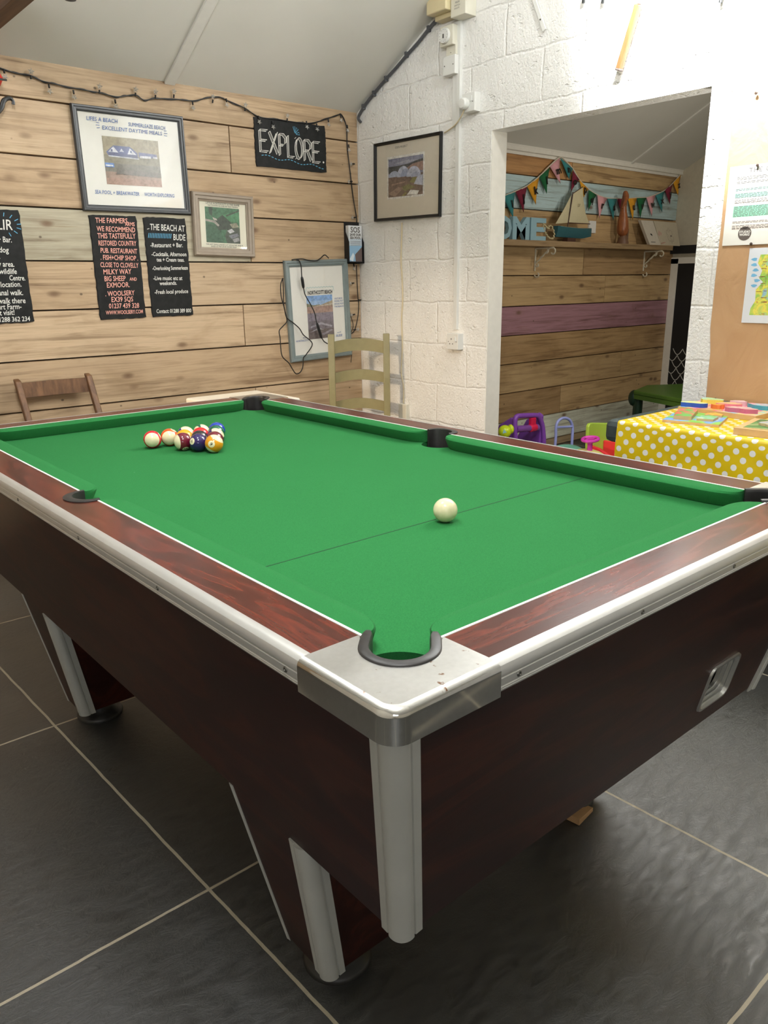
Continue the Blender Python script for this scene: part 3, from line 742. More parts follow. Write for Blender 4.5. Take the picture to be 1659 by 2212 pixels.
tag(MB().ball(pc, CB, 40, 24).build('cue_ball', t.m, None, smooth=180, origin=pc), 'plain ivory cue ball alone on the green cloth', 'ball')

# ------------------------------------------------------------------ things on the plank wall
YF = YW                      # front face of the boards
def wallp(px, py): q = on(px, py, 1, YF); return q.x, q.z
def back(x, z, rot=0.0): return Plane((x, YF, z), (1, 0, 0), (0, 0, 1), rot)
MAT_PAPER = plain('white_paper', (232, 230, 222), 0.7, var=0.01)
def vcol(name, rough=0.5, noise=0.0, ns=60, spec=0.4):
    if name in _mats: return _mats[name]
    t = NT(name); at = t.n('ShaderNodeAttribute', attribute_name='tone'); c = at.outputs['Color']
    if noise: c = t.mix(0.22, c, (0.30, 0.29, 0.28)); c = t.mix(noise, c, t.ramp(t.noise(t.coords(), ns, 6, 0.7), [(0.3, (0.45, 0.45, 0.45)), (0.5, (1, 1, 1)), (0.7, (1.4, 1.4, 1.4))]), 'MULTIPLY')
    t.base(c); t.b.inputs['Roughness'].default_value = rough; t.b.inputs['Specular IOR Level'].default_value = spec; _mats[name] = t.m; return t.m
MAT_PHOTO = vcol('printed_photograph', 0.45, 0.8, 70)
MAT_PRINT = vcol('printed_card', 0.5, 0.0)
t = NT('picture_glass'); tr_ = t.n('ShaderNodeBsdfTransparent'); gl = t.n('ShaderNodeBsdfGlossy'); gl.inputs['Roughness'].default_value = 0.03
lw = t.n('ShaderNodeLayerWeight'); lw.inputs['Blend'].default_value = 0.5; mx = t.n('ShaderNodeMixShader')
t.l(t.math('ADD', 0.05, t.math('MULTIPLY', t.math('POWER', lw.outputs['Facing'], 4), 0.6)), mx.inputs[0]); t.l(tr_.outputs[0], mx.inputs[1]); t.l(gl.outputs[0], mx.inputs[2]); t.l(mx.outputs[0], t.t.nodes['Material Output'].inputs[0]); MAT_GLASS = t.m

def framed(name, label, pl, w_, h_, fw, fd, fmat, mount_mat, photo, polys, texts, photo_mat=None, glass=True):
    root = thing(name, label, 'framed picture', tuple(pl.o))
    outr = [(-w_ / 2, -h_ / 2), (w_ / 2, -h_ / 2), (w_ / 2, h_ / 2), (-w_ / 2, h_ / 2)]
    def ring(g, c): return [pl.p(x - math.copysign(g, x), y - math.copysign(g, y), c) for x, y in outr]
    prof_ = [(0, 0.001), (0, fd * .75), (fw * .12, fd), (fw * .35, fd), (fw * .45, fd * .82), (fw * .75, fd * .8), (fw * .82, fd * .62), (fw, fd * .5), (fw, 0.001)]
    mb = MB(); rings = [ring(g, c) for g, c in prof_]
    mb.loft(rings, True, False); mb.build('frame', fmat, root, recalc=True)
    iw, ih = w_ - 2 * fw, h_ - 2 * fw
    mb = MB(); pl.box(mb, -iw / 2 - .002, -ih / 2 - .002, 0.001, iw / 2 + .002, ih / 2 + .002, fd * .3); mb.build('mount', mount_mat, root)
    c0_ = fd * .3
    x0, y0, x1, y1 = photo
    mb = MB()
    for i, (c, pts) in enumerate(polys):
        mb.c = srgb(c); mb.add([pl.p(x0 + (x1 - x0) * a, y0 + (y1 - y0) * b, c0_ + .0004 + .00012 * i) for a, b in pts], [tuple(range(len(pts)))])
    mb.build('photograph', photo_mat or MAT_PHOTO, root, colors=True, recalc=False)
    for ink, items in texts:
        mb = MB()
        for it in items:
            if it[0] == 's':
                m2 = MB(); stroke(m2, pl, it[1], it[2], c0_ + .0037); m2.build('pen_stroke', ink, root, recalc=False); continue
            m2 = MB(); vv = text2d(it[0], it[3], it[4] if len(it) > 4 else 0.0, 'CENTER', 0.12)[0]; hw = max(v[0] for v in vv)
            wd = it[5] if len(it) > 5 else 1.0; wd = min(wd, (it[6] / 2 / hw) if len(it) > 6 else 9, (iw / 2 - .006 - abs(it[1])) / hw)
            write(m2, pl, it[0], it[1], it[2], it[3], c0_ + .0037, thick=it[4] if len(it) > 4 else 0.0, wide=wd, align='CENTER')
            m2.build('lettering', ink, root, recalc=False)
        if mb.v: mb.build('pen_strokes', ink, root, recalc=False)
    if glass:
        mb = MB(); pl.poly(mb, [(-iw / 2 - .001, -ih / 2 - .001), (iw / 2 + .001, -ih / 2 - .001), (iw / 2 + .001, ih / 2 + .001), (-iw / 2 - .001, ih / 2 + .001)], fd * .45); mb.build('glass_pane', MAT_GLASS, root, recalc=False)
    return root
BLUEINK = plain('blue_marker', (36, 88, 160), 0.6); BLKINK = plain('black_marker', (30, 30, 32), 0.6); TEALINK = plain('pale_teal_marker', (140, 190, 190), 0.6); GREYINK = plain('grey_print', (96, 92, 88), 0.7)
R_ = lambda x0, y0, x1, y1: [(x0, y0), (x1, y0), (x1, y1), (x0, y1)]
FR_CHAR = plain('charcoal_frame_paint', (66, 68, 70), 0.35, var=0.06)
# large beach-house picture
art = [((150, 138, 104), R_(0, 0, 1, 1)), ((128, 122, 96), R_(0, .45, 1, .62)), ((112, 108, 92), R_(0, .25, 1, .45)), ((158, 128, 108), R_(0, .13, 1, .27)), ((166, 128, 108), R_(0, 0, 1, .14)),
       ((70, 84, 140), [(.07, .62), (.60, .58), (.60, .70), (.47, .82), (.18, .82), (.05, .68)]), ((222, 224, 232), [(.08, .68), (.26, .68), (.18, .80)]), ((222, 224, 232), [(.42, .66), (.58, .66), (.47, .79)]), ((205, 210, 225), [(.28, .70), (.36, .70), (.32, .77)]),
       ((60, 70, 120), [(.08, .60), (.60, .58), (.60, .65), (.08, .68)]), ((205, 208, 216), [(.08, .585), (.62, .565), (.62, .59), (.08, .61)]), ((66, 80, 130), R_(.13, .69, .16, .74)), ((66, 80, 130), R_(.47, .69, .50, .74)),
       ((90, 100, 150), [(.62, .62), (.95, .62), (.95, .70), (.62, .72)]), ((225, 225, 230), R_(.64, .60, .84, .65)), ((210, 212, 220), R_(.88, .61, .96, .65)),
       ((70, 120, 190), R_(0, .36, .16, .45)), ((225, 230, 235), R_(.01, .38, .14, .41)), ((84, 76, 62), [(.18, .22), (.24, .45), (.30, .42), (.38, .24)]), ((104, 96, 84), [(.3, .22), (1, .2), (1, .30), (.36, .34)])]
framed('framed_picture', 'large charcoal-framed picture of a white beach house with blue handwriting, under the string lights', back(1.2005, 1.807, math.radians(0.6)), 0.552, 0.455, 0.028, 0.022, FR_CHAR, MAT_PAPER,
       (-0.145, -0.105, 0.135, 0.105), art,
       [(BLUEINK, [('LIFES A BEACH', -.135, .165, .024, 0, 1, .15), ('SUMMERLEAZE BEACH', .085, .158, .024, 0, 1, .19), ('EXCELLENT DAYTIME MEALS', .01, .132, .024, 0, 1, .30), ('SEA POOL + BREAKWATER', -.10, -.150, .024, 0, .9, .22), ('WORTH EXPLORING', .115, -.150, .024, 0, .9, .16),
                   ('s', [(-.165, .160), (-.150, .158)], .002), ('s', [(-.168, .148), (-.150, .148)], .002), ('s', [(-.165, .136), (-.150, .138)], .002), ('s', [(.170, .153), (.185, .155)], .002), ('s', [(.170, .143), (.188, .143)], .002), ('s', [(.170, .133), (.185, .131)], .002)])])
# small taupe-framed aerial photo
art = [((52, 112, 74), R_(0, 0, 1, 1)), ((66, 136, 88), [(.45, .78), (1, .95), (1, .6), (.62, .62)]), ((40, 92, 62), [(0, .0), (.5, 0), (.42, .5), (0, .56)]), ((28, 52, 34), [(.26, .62), (.5, .80), (.72, .62), (.8, .5), (.58, .38), (.36, .36), (.3, .5)]),
       ((170, 160, 150), [(0, .66), (.28, .62), (.4, .5), (.36, .46), (.24, .56), (0, .6)]), ((52, 66, 50), [(.6, .0), (1, 0), (1, .45), (.8, .52), (.62, .4), (.55, .2)]), ((205, 205, 206), [(.62, .36), (.76, .42), (.84, .34), (.70, .28)]), ((120, 124, 132), [(.66, .22), (.92, .3), (.98, .22), (.74, .13)]),
       ((160, 158, 156), [(.76, .12), (.95, .18), (.98, .08), (.82, .03)]), ((196, 186, 176), [(.2, .72), (.32, .68), (.34, .63), (.24, .64)]), ((36, 62, 40), [(.1, 1), (.22, 1), (.2, .74), (.12, .80)]), ((150, 144, 120), [(.7, .55), (.9, .6), (.98, .48), (.78, .44)]), ((60, 70, 54), [(.6, .8), (1, .97), (1, .93), (.62, .76)])]
framed('framed_picture', 'small taupe-framed aerial photo of a green farm and buildings, right of the large picture', back(1.667, 1.536, math.radians(-1.2)), 0.362, 0.312, 0.043, 0.026, plain('taupe_frame_paint', (150, 136, 120), 0.35, var=0.05), plain('cream_mount', (232, 228, 208), 0.7, var=0.01),
       (-0.105, -0.088, 0.098, 0.088), art,
       [(BLKINK, [('LITTLE NORTHCOTT IS THE NAME', 0, .101, .0135, 0, .95), ('THE COUNTRY IN OVER 400 YEAR FARMING', 0.0, .092 - .0005, .010, 0, .9), ('THE LAST THING LANDED LOT WOULD BE SAND IF', 0, -.101, .0105, 0, .9), ('SAVED US THE USUAL SHORE WALK', -.005, -.111, .0105, 0, .9)])])
# northcott beach picture, hanging crooked
art = [((150, 186, 226), R_(0, .78, 1, 1)), ((120, 168, 224), R_(0, .88, 1, 1)), ((116, 116, 84), [(0, .74), (.0, .83), (.25, .78), (.5, .79), (.5, .74)]), ((168, 152, 120), [(.3, .76), (.55, .78), (.85, .84), (1, .87), (1, .74), (.3, .74)]), ((200, 186, 170), [(.1, .73), (1, .77), (1, .80), (.4, .76)]),
       ((168, 132, 116), R_(0, .60, 1, .75)), ((128, 118, 136), R_(0, .40, 1, .60)), ((110, 100, 112), R_(0, .2, 1, .42)), ((96, 80, 80), R_(0, 0, 1, .22)), ((170, 165, 178), [(.1, .30), (.5, .38), (.95, .28), (.9, .25), (.5, .33), (.1, .26)]), ((180, 176, 186), [(.05, .16), (.4, .26), (.6, .2), (.4, .21)]), ((150, 144, 156), [(.5, .1), (.9, .2), (.95, .17), (.6, .07)])]
framed('framed_picture', 'tall grey-blue framed beach picture hung crooked behind the green chair', back(2.272, 1.083, math.radians(1.9)), 0.455, 0.572, 0.036, 0.024, plain('grey_blue_frame_paint', (122, 134, 134), 0.35, var=0.05), MAT_PAPER,
       (-0.085, -0.165, 0.105, 0.085), art,
       [(BLKINK, [('NORTHCOTT BEACH', .015, .092, .030, .0006, .62)]), (TEALINK, [('s', [(-.085 + .01 * k, .128 + .006 * (k % 2)) for k in range(21)], .002), ('s', [(-.085, .125), (-.092, .105)], .002), ('s', [(.112, .132), (.118, .105)], .002)]),
        (BLUEINK, [('OUT BOX', .148, .055, .0135), ('MODEL HUT', .15, .040, .0135), ('AROUND FROM', .15, .024, .0135), ('THE BEACH', .15, .008, .0135), ('BUDE', .14, -.165, .019), ('NORTHCOTT', -.135, -.172, .015), ('s', [(.125, -.142), (.155, -.140), (.148, -.134)], .002), ('s', [(-.10, -.150), (-.13, -.152), (-.122, -.146)], .002)])])

# slates with chalk-pen writing
t = NT('riven_slate'); n = t.noise(t.coords((1, 1, 1)), 30, 6, 0.6); t.base(t.ramp(n, [(0.3, (0.009, 0.009, 0.009)), (0.7, (0.019, 0.019, 0.0185))])); t.b.inputs['Roughness'].default_value = 0.6; t.b.inputs['Specular IOR Level'].default_value = 0.25; t.bump(n, 0.5, 0.002); MAT_SLATE = t.m
CHW = plain('white_chalk_pen', (228, 226, 218), 0.8, var=0.02); CHP = plain('coral_chalk_pen', (240, 174, 158), 0.8, var=0.02); CHB = plain('blue_chalk_pen', (104, 178, 214), 0.8, var=0.02)
def slate(label, x0, z0, x1, z1, cut=(), seed=1):
    rnd = random.Random(seed); cx, cz = (x0 + x1) / 2, (z0 + z1) / 2; w_, h_ = x1 - x0, z1 - z0
    pl = back(cx, cz); root = thing('slate_sign', label, 'sign', tuple(pl.o))
    def side(a, b, n):
        a, b = Vector(a), Vector(b); d = (b - a); nn = Vector((-d.y, d.x)).normalized()
        return [a + d * (k / n) + nn * (rnd.random() * .0035 if 0 < k else 0) for k in range(n)]
    c_ = 0.006
    P = side((-w_ / 2 + c_, -h_ / 2), (w_ / 2 - c_, -h_ / 2), 14) + side((w_ / 2, -h_ / 2 + c_), (w_ / 2, h_ / 2 - c_), 26) + side((w_ / 2 - c_, h_ / 2), (-w_ / 2 + c_, h_ / 2), 14) + side((-w_ / 2, h_ / 2 - c_), (-w_ / 2, -h_ / 2 + c_), 26)
    mb = MB(); mb.loft([[pl.p(p.x, p.y, 0.001) for p in P], [pl.p(p.x, p.y, 0.004) for p in P], [pl.p(p.x * (1 - .006 / w_ * 2 * rnd.random()) if abs(p.x) > w_ / 2 - .01 else p.x, p.y, 0.0075) for p in P]])
    mb.build('slate_panel', MAT_SLATE, root); return root, pl
def words(root, pl, ink, items, name='lettering', thick=0.0004, c=.0085, wide=0.78, right=None):
    mb = MB()
    for it in items:
        if it[0] == 's':
            m2 = MB(); stroke(m2, pl, it[1], it[2], c); m2.build('chalk_stroke', ink, root, recalc=False); continue
        m2 = MB(); a = it[1]; wd = it[4] if len(it) > 4 else wide; rl = right if right is not None else 0.104
        tw = max(v[0] for v in text2d(it[0], it[3], thick, 'LEFT', 0.08)[0])
        wd = min(wd, (rl - a) / tw)
        write(m2, pl, it[0], a, it[2], it[3], c, thick=thick, wide=wd, align='LEFT', shear=0.08, tilt=random.uniform(-.02, .02))
        m2.build(name, ink, root, recalc=False)
    if mb.v: mb.build('chalk_strokes' if name == 'lettering' else name, ink, root, recalc=False)
r1, p1 = slate('tall black slate with coral chalk writing, below the large framed picture', 0.949, 1.077, 1.190, 1.563, seed=3)
lines = [('THE FARMERS', -.090, .205, .033), ('ARMS', .055, .196, .026), ('WE RECOMMEND', -.088, .168, .033), ('THIS TASTEFULLY', -.088, .135, .034), ('RESTORED COUNTRY', -.088, .103, .032, .72), ('PUB. RESTAURANT', -.082, .070, .032), ('. FISH+CHIP SHOP .', -.085, .038, .032, .74),
         ('CLOSE TO CLOVELLY', -.090, .004, .032, .76), ('MILKY WAY', -.080, -.030, .034), ('BIG SHEEP', -.078, -.062, .034, .7), ('AND', .05, -.060, .022), ('EXMOOR.', -.070, -.092, .034), ('. WOOLSERY', -.082, -.132, .033), ('EX39 5QS', -.055, -.160, .034), ('01237 439 328', -.070, -.190, .033), ('WWW.WOOLSERY.COM', -.088, -.219, .026, .82)]
words(r1, p1, CHP, lines)
r2, p2 = slate('narrower black slate with white writing about a beach restaurant, right of the coral one', 1.220, 1.080, 1.453, 1.563, seed=5)
words(r2, p2, CHW, [('THE BEACH AT', -.085, .180, .042, .78), ('BUDE', .035, .135, .042), ('-Restaurant + Bar.', -.092, .098, .030, .8), ('-Cocktails, Afternoon', -.090, .056, .028, .78), ('tea + Cream teas.', -.065, .030, .027, .78), ('-Overlooking Summerleaze', -.092, -.012, .027, .70), ('-Live music etc at', -.092, -.060, .028, .8), ('weekends.', -.060, -.085, .028, .8), ('-Fresh local produce', -.092, -.128, .028, .8), ('Contact: 01288 389 800', -.092, -.222, .028, .80), ('s', [(-.10, .183), (-.088, .186)], .003)])
words(r2, p2, CHB, [('s', [(-.092 + .0085 * k, .165), (-.098 + .0085 * k, .142)], .003) for k in range(15)], 'chalk_rays')
r3, p3 = slate('black slate at the left edge with a blue-rayed heading and dog friendly text', 0.40, 1.077, 0.642, 1.566, seed=9)
words(r3, p3, CHW, [('ELIR', -.012, .160, .062, .8), ('Restaurant + Bar.', -.105, .108, .034, .72), ('This dog', -.045, .064, .034, .8), ('friendly.', -.065, .036, .030), ('Kids play area.', -.085, .004, .033, .78), ('the wildlife', -.045, -.028, .033, .8), ('Centre.', .035, -.056, .032, .8), ('rural location.', -.065, -.086, .033, .8), ('the canal walk.', -.075, -.120, .034, .8), ('walk there', -.025, -.156, .034, .8), ('Court Farm-', -.065, -.182, .033, .8), ('first visit!', -.060, -.208, .033, .8), ('Tel: 01288 362 234', -.092, -.236, .030, .82)])
mb = []
for k in range(11):
    a = math.radians(150 - 24 * k)
    if math.sin(a) < -0.95: continue
    mb.append(('s', [(.035 + .066 * math.cos(a), .180 + .036 * math.sin(a)), (.035 + .085 * math.cos(a), .180 + .052 * math.sin(a))], .003))
words(r3, p3, CHB, mb, 'chalk_rays')
# EXPLORE slate
r4, p4 = slate('wide black slate reading EXPLORE in white outlined capitals, under the string lights', 1.890, 1.843, 2.365, 2.090, seed=11)
GL = {'E': ([[(1, 1), (0, 1), (0, 0), (1, 0)], [(0, .52), (.85, .52)]], .052), 'X': ([[(0, 1), (1, 0)], [(1, 1), (0, 0)]], .055), 'P': ([[(0, 0), (0, 1), (.6, 1), (1, .85), (.95, .6), (.6, .48), (0, .48)]], .046),
      'L': ([[(0, 1), (0, 0), (1, 0)]], .042), 'O': ([[(.5 + .5 * math.cos(math.radians(a)), .5 + .5 * math.sin(math.radians(a))) for a in range(0, 361, 24)]], .05), 'R': ([[(0, 0), (0, 1), (.6, 1), (1, .82), (.9, .58), (.5, .48), (0, .48)], [(.45, .48), (1, 0)]], .05)}
mb = MB(); x = -.205; zs = 0.0
for i, ch in enumerate('EXPLORE'):
    ls, wd = GL[ch]; wd *= .88; hh = 0.104; z0 = -.045 - .0045 * i
    for l_ in ls:
        for k, (ox, oz, tw) in enumerate(((-.0056, -.0045, .0038), (.0056, .0045, .0038), (0, 0, .0012))):
            stroke(mb, p4, [(x + ox + q * wd, z0 + oz + r_ * hh) for q, r_ in l_], tw, .0085)
    for q, r_ in ((0, 0), (0, 1)):
        stroke(mb, p4, [(x + q * wd - .0052, z0 + r_ * hh - .004), (x + q * wd + .0052, z0 + r_ * hh + .004)], .0025, .0085)
    x += wd + .0145
mb.add([p4.p(.213 + .0055 * math.cos(a), -.068 + .0055 * math.sin(a), .0085) for a in [k * .7 for k in range(9)]], [tuple(range(9))])
mb.build('lettering', CHW, r4, recalc=False)
it = [('s', [(-.2 + .021 * k, -.066 - .0016 * k + .006 * math.sin(k * .9)), (-.187 + .021 * k, -.0665 - .0016 * k + .006 * math.sin(k * .9 + .5))], .0035) for k in range(20)]
it += [('s', [(.022, .066), (.012, .096), (.024, .098), (.022, .066)], .0025), ('s', [(.026, .064), (.034, .094), (.046, .085), (.026, .064)], .0025), ('s', [(.030, .062), (.050, .072), (.054, .058), (.030, .060)], .0025)]
words(r4, p4, CHB, it, 'chalk_decoration')

# leaflet holder in the corner, angled out
pl = Plane((2.540, YF - 0.001, 1.350), (1, 0, 0), (0, 0, 1))
root = thing('leaflet_holder', 'black plastic leaflet holder in the corner of the plank and white walls', 'leaflet holder', tuple(pl.o))
MAT_BLKP = plain('black_plastic', (26, 26, 28), 0.35, var=0.1)
mb = MB(); pl.box(mb, -.058, 0, -.004, .058, .235, 0.0); pl.box(mb, -.058, 0, 0, .058, .004, .045); pl.box(mb, -.058, 0, .042, .058, .010, .045)
for sx_ in (-.058, .055):
    mb.hexa([pl.p(sx_, 0, 0), pl.p(sx_, 0, .045), pl.p(sx_, .12, .045), pl.p(sx_, .20, .0)], [pl.p(sx_ + .003, 0, 0), pl.p(sx_ + .003, 0, .045), pl.p(sx_ + .003, .12, .045), pl.p(sx_ + .003, .20, .0)])
mb.build('holder_tray', MAT_BLKP, root)
lf = thing('leaflet_stack', 'stack of leaflets headed SOS SAVE OUR SEA POOL in the black holder', 'leaflet', tuple(pl.o), 'leaflets in the holder')
mb = MB(); mb.c = srgb((226, 228, 230)); pl.box(mb, -.050, .006, .006, .050, .214, .034)
mb.c = srgb((214, 226, 236)); pl.poly(mb, R_(-.05, .07, .05, .214), .0345); mb.c = srgb((236, 238, 240)); pl.poly(mb, R_(-.05, .14, .05, .214), .0347)
mb.c = srgb((150, 190, 220)); pl.poly(mb, R_(-.05, .006, .05, .10), .0348); mb.c = srgb((112, 96, 92)); pl.poly(mb, [(.0, .006), (.05, .006), (.05, .095), (.02, .07), (-.005, .05)], .0350)
mb.c = srgb((226, 236, 244)); pl.poly(mb, [(-.05, .02), (-.02, .06), (-.01, .045), (-.02, .01)], .0352)
mb.build('leaflet', MAT_PRINT, lf, colors=True, recalc=False)
mb = MB()
for s_, y_, z_ in (('SOS', .175, .044), ('SAVE OUR', .156, .019), ('SEA POOL', .138, .019)): write(mb, pl, s_, 0, y_, z_, .0356, thick=.0008, align='CENTER', shear=0, wide=.95)
for k in range(5): stroke(mb, pl, [(-.04, .126 - .006 * k), (.04, .126 - .006 * k)], .0016, .0356)
mb.build('lettering', GREYINK, lf, recalc=False)

# string lights
MAT_CABLE = plain('black_cable_rubber', (22, 22, 22), 0.5, var=0.1)
t = NT('clear_star_plastic'); t.base((0.85, 0.84, 0.8)); t.b.inputs['Roughness'].default_value = 0.15; t.b.inputs['Transmission Weight'].default_value = 0.75; t.b.inputs['IOR'].default_value = 1.4; MAT_STAR = t.m
sl_px = [(-30, 138), (0, 147), (35, 158), (62, 162), (90, 174), (112, 180), (150, 188), (190, 196), (215, 200), (250, 209), (272, 207), (292, 205), (312, 216), (335, 213), (380, 214), (415, 218), (445, 212), (470, 209), (492, 217), (525, 232), (560, 252), (600, 258), (640, 264), (672, 266), (705, 257), (730, 248), (740, 250), (748, 275), (751, 320), (757, 380), (764, 430), (770, 470), (771, 482)]
root = thing('string_lights', 'black cable of clear star fairy lights draped along the top of the plank wall', 'string lights', (1.5, YF, 2.1))
pts = []
for i, (a, b) in enumerate(sl_px):
    q = on(a, b, 1, YF - 0.012); pts.append((q.x, YF - 0.010 - .004 * (i % 2), q.z))
pth = curve(pts, 5)
MB().tube(pth, .0028, 6).tube([p + Vector((0, .003, .004 * math.sin(i * .8))) for i, p in enumerate(pth)], .0022, 5).build('cable', MAT_CABLE, root, smooth=True)
lower = [(770, 573), (771, 600), (773, 640), (775, 660), (772, 690), (765, 715), (755, 722)]
pts2 = [on(a, b, 1, YF - 0.012) for a, b in lower]
MB().tube(curve(pts2, 5), .003, 6).tube(curve([on(a, b, 1, YF - .01) for a, b in [(751, 650), (757, 680), (763, 705), (752, 728), (745, 735)]], 5), .002, 6).build('cable', MAT_CABLE, root, smooth=True)
bulbs = [(10, 160, 0), (67, 160, 1), (107, 192, 0), (160, 205, 0), (215, 192, 1), (250, 225, 0), (293, 198, 1), (336, 203, 1), (376, 202, 1), (417, 228, 0), (460, 213, 1), (490, 222, 0), (530, 231, 1), (560, 259, 0), (590, 270, 0), (621, 254, 1), (663, 270, 0), (685, 275, 0), (710, 265, 0), (737, 256, 0), (751, 278, 0), (754, 320, 0), (761, 354, 2), (756, 392, 2), (764, 470, 2), (765, 577, 0), (760, 612, 2), (781, 648, 3), (762, 680, 2), (770, 712, 3)]
for i, (a, b, up) in enumerate(bulbs):
    q = on(a, b, 1, YF - 0.018); d = {0: Vector((0, -.2, -1)), 1: Vector((0.1, -.2, 1)), 2: Vector((-1, -.2, -.1)), 3: Vector((1, -.2, 0))}[up].normalized()
    mb = MB(); mb.tube([q - d * .020, q - d * .004], .0042, 8); bo = mb.build('bulb_holder', MAT_CABLE, root, smooth=40)
    P5 = []; sd = d.cross(Vector((0, 1, 0))).normalized(); c_ = q + d * .010
    for k in range(10):
        an = math.pi * k / 5; rr = .0155 if k % 2 == 0 else .0068
        P5.append((d * math.cos(an) + sd * math.sin(an)) * rr)
    mb = MB(); mb.add([c_ + p for p in P5] + [c_ + Vector((0, -.006, 0)), c_ + Vector((0, .004, 0))], [(k, (k + 1) % 10, 10) for k in range(10)] + [((k + 1) % 10, k, 11) for k in range(10)])
    mb.build('star_bulb', MAT_STAR, bo)
# power cable with inline connectors over the crooked picture
def onw(l_, off=0.03): return [on(a, b, 1, YF - off) for a, b in l_]
cr = curve
root = thing('power_cable', 'thin black power cable looped over the crooked grey-blue picture', 'cable', (2.2, YF, 1.1))
s5 = 200 / 1580
def c5(l_, off=0.032): return onw([(600 + a * s5, 540 + b * s5) for a, b in l_], off)
MB().tube(cr(c5([(870, 140), (800, 85), (720, 150), (650, 185), (520, 175), (420, 155), (300, 160), (240, 170)]), 6), .0033, 6).tube(cr(c5([(300, 160), (360, 180), (395, 260), (405, 380), (410, 460)]), 6), .0033, 6) \
    .tube(cr(c5([(440, 650), (470, 770), (560, 930), (630, 1080), (660, 1230), (680, 1290)]), 6), .0033, 6).tube(cr(c5([(750, 1500), (790, 1560), (850, 1600)]), 6), .0033, 6) \
    .tube(cr(c5([(85, 480), (50, 600), (60, 800), (110, 980), (150, 1150), (260, 1240), (370, 1340), (440, 1450), (590, 1600), (480, 1790), (440, 1840), (425, 2000), (380, 2090), (310, 2110), (250, 2030), (190, 1930), (80, 1820), (50, 1660), (40, 1500), (25, 1380), (90, 1300), (150, 1230), (150, 1150), (100, 930), (95, 700), (85, 480)]), 5), .0033, 6) \
    .tube(cr(c5([(1270, 1620), (1262, 1780), (1250, 1920)], .012), 5), .0022, 6).build('cable', MAT_CABLE, root, smooth=True)
for a, b in (((410, 455), (440, 655)), ((665, 1240), (750, 1510))):
    q = c5([a, b], .034); MB().tube([q[0], q[0].lerp(q[1], .1), q[0].lerp(q[1], .3), q[0].lerp(q[1], .7), q[0].lerp(q[1], .9), q[1]], [.004, .0075, .0088, .0088, .0075, .004], 8).build('inline_connector', MAT_BLKP, root, smooth=True)
q = on(757, 803, 1, YF - .015)
MB().box((q.x - .03, q.y - .01, q.z - .008), (q.x + .045, q.y + .014, q.z + .008)).build('plug_adapter', MAT_BLKP, root, bev=.003)
# red lantern and black swan-neck bracket peeping in at the left
pb_ = on(-6, 170, 1, YF - .06)
root = thing('wall_hook', 'black curled metal hook bracket at the left edge of the plank wall', 'hook', tuple(on(-20, 260, 1, YF)))
MB().tube(cr(onw([(-40, 262), (-15, 250), (2, 235), (8, 218), (20, 212), (28, 218), (29, 226)], .05), 6), [.010] * 20 + [.009] * 8 + [.007] * 9, 8, flat=.7).build('hook_arm', plain('black_iron', (20, 22, 22), 0.3), root, smooth=True)
root = thing('red_lantern', 'round red lantern with a dark metal bar at the left edge', 'lantern', tuple(pb_))
MB().lathe([(0.0, -.032), (.03, -.028), (.045, 0), (.03, .028), (0, .032)], pb_ + Vector((-.022, 0, 0)), 20).build('lantern_body', plain('red_glass', (196, 44, 36), 0.3), root, smooth=True)
q = on(8, 172, 1, YF - .11); MB().box((q.x - .09, q.y - .004, q.z - .004), (q.x + .012, q.y + .004, q.z + .003)).build('bar', plain('black_iron', (20, 22, 22), 0.3), root)
# black ceiling spot fitting
q = Vector((0.857, 2.949, 2.353)); q = CAM + (q - CAM) * .8
root = thing('ceiling_spotlight', 'small black spotlight fitting hanging from the ceiling near the beam', 'spotlight', tuple(q))
MB().lathe([(0, -.004), (.018, 0), (.022, .02), (.022, .07), (.012, .09), (0, .09)], q, 20).build('lamp_head', MAT_BLKP, root, smooth=40)
MB().tube([q + Vector((0, 0, .085)), (q.x, q.y, zc(q.y) + .002)], .005, 8).build('stem', MAT_BLKP, root)

# ------------------------------------------------------------------ things on the white wall
def right(y, z, rot=0.0): return Plane((XW, y, z), (0, -1, 0), (0, 0, 1), rot)
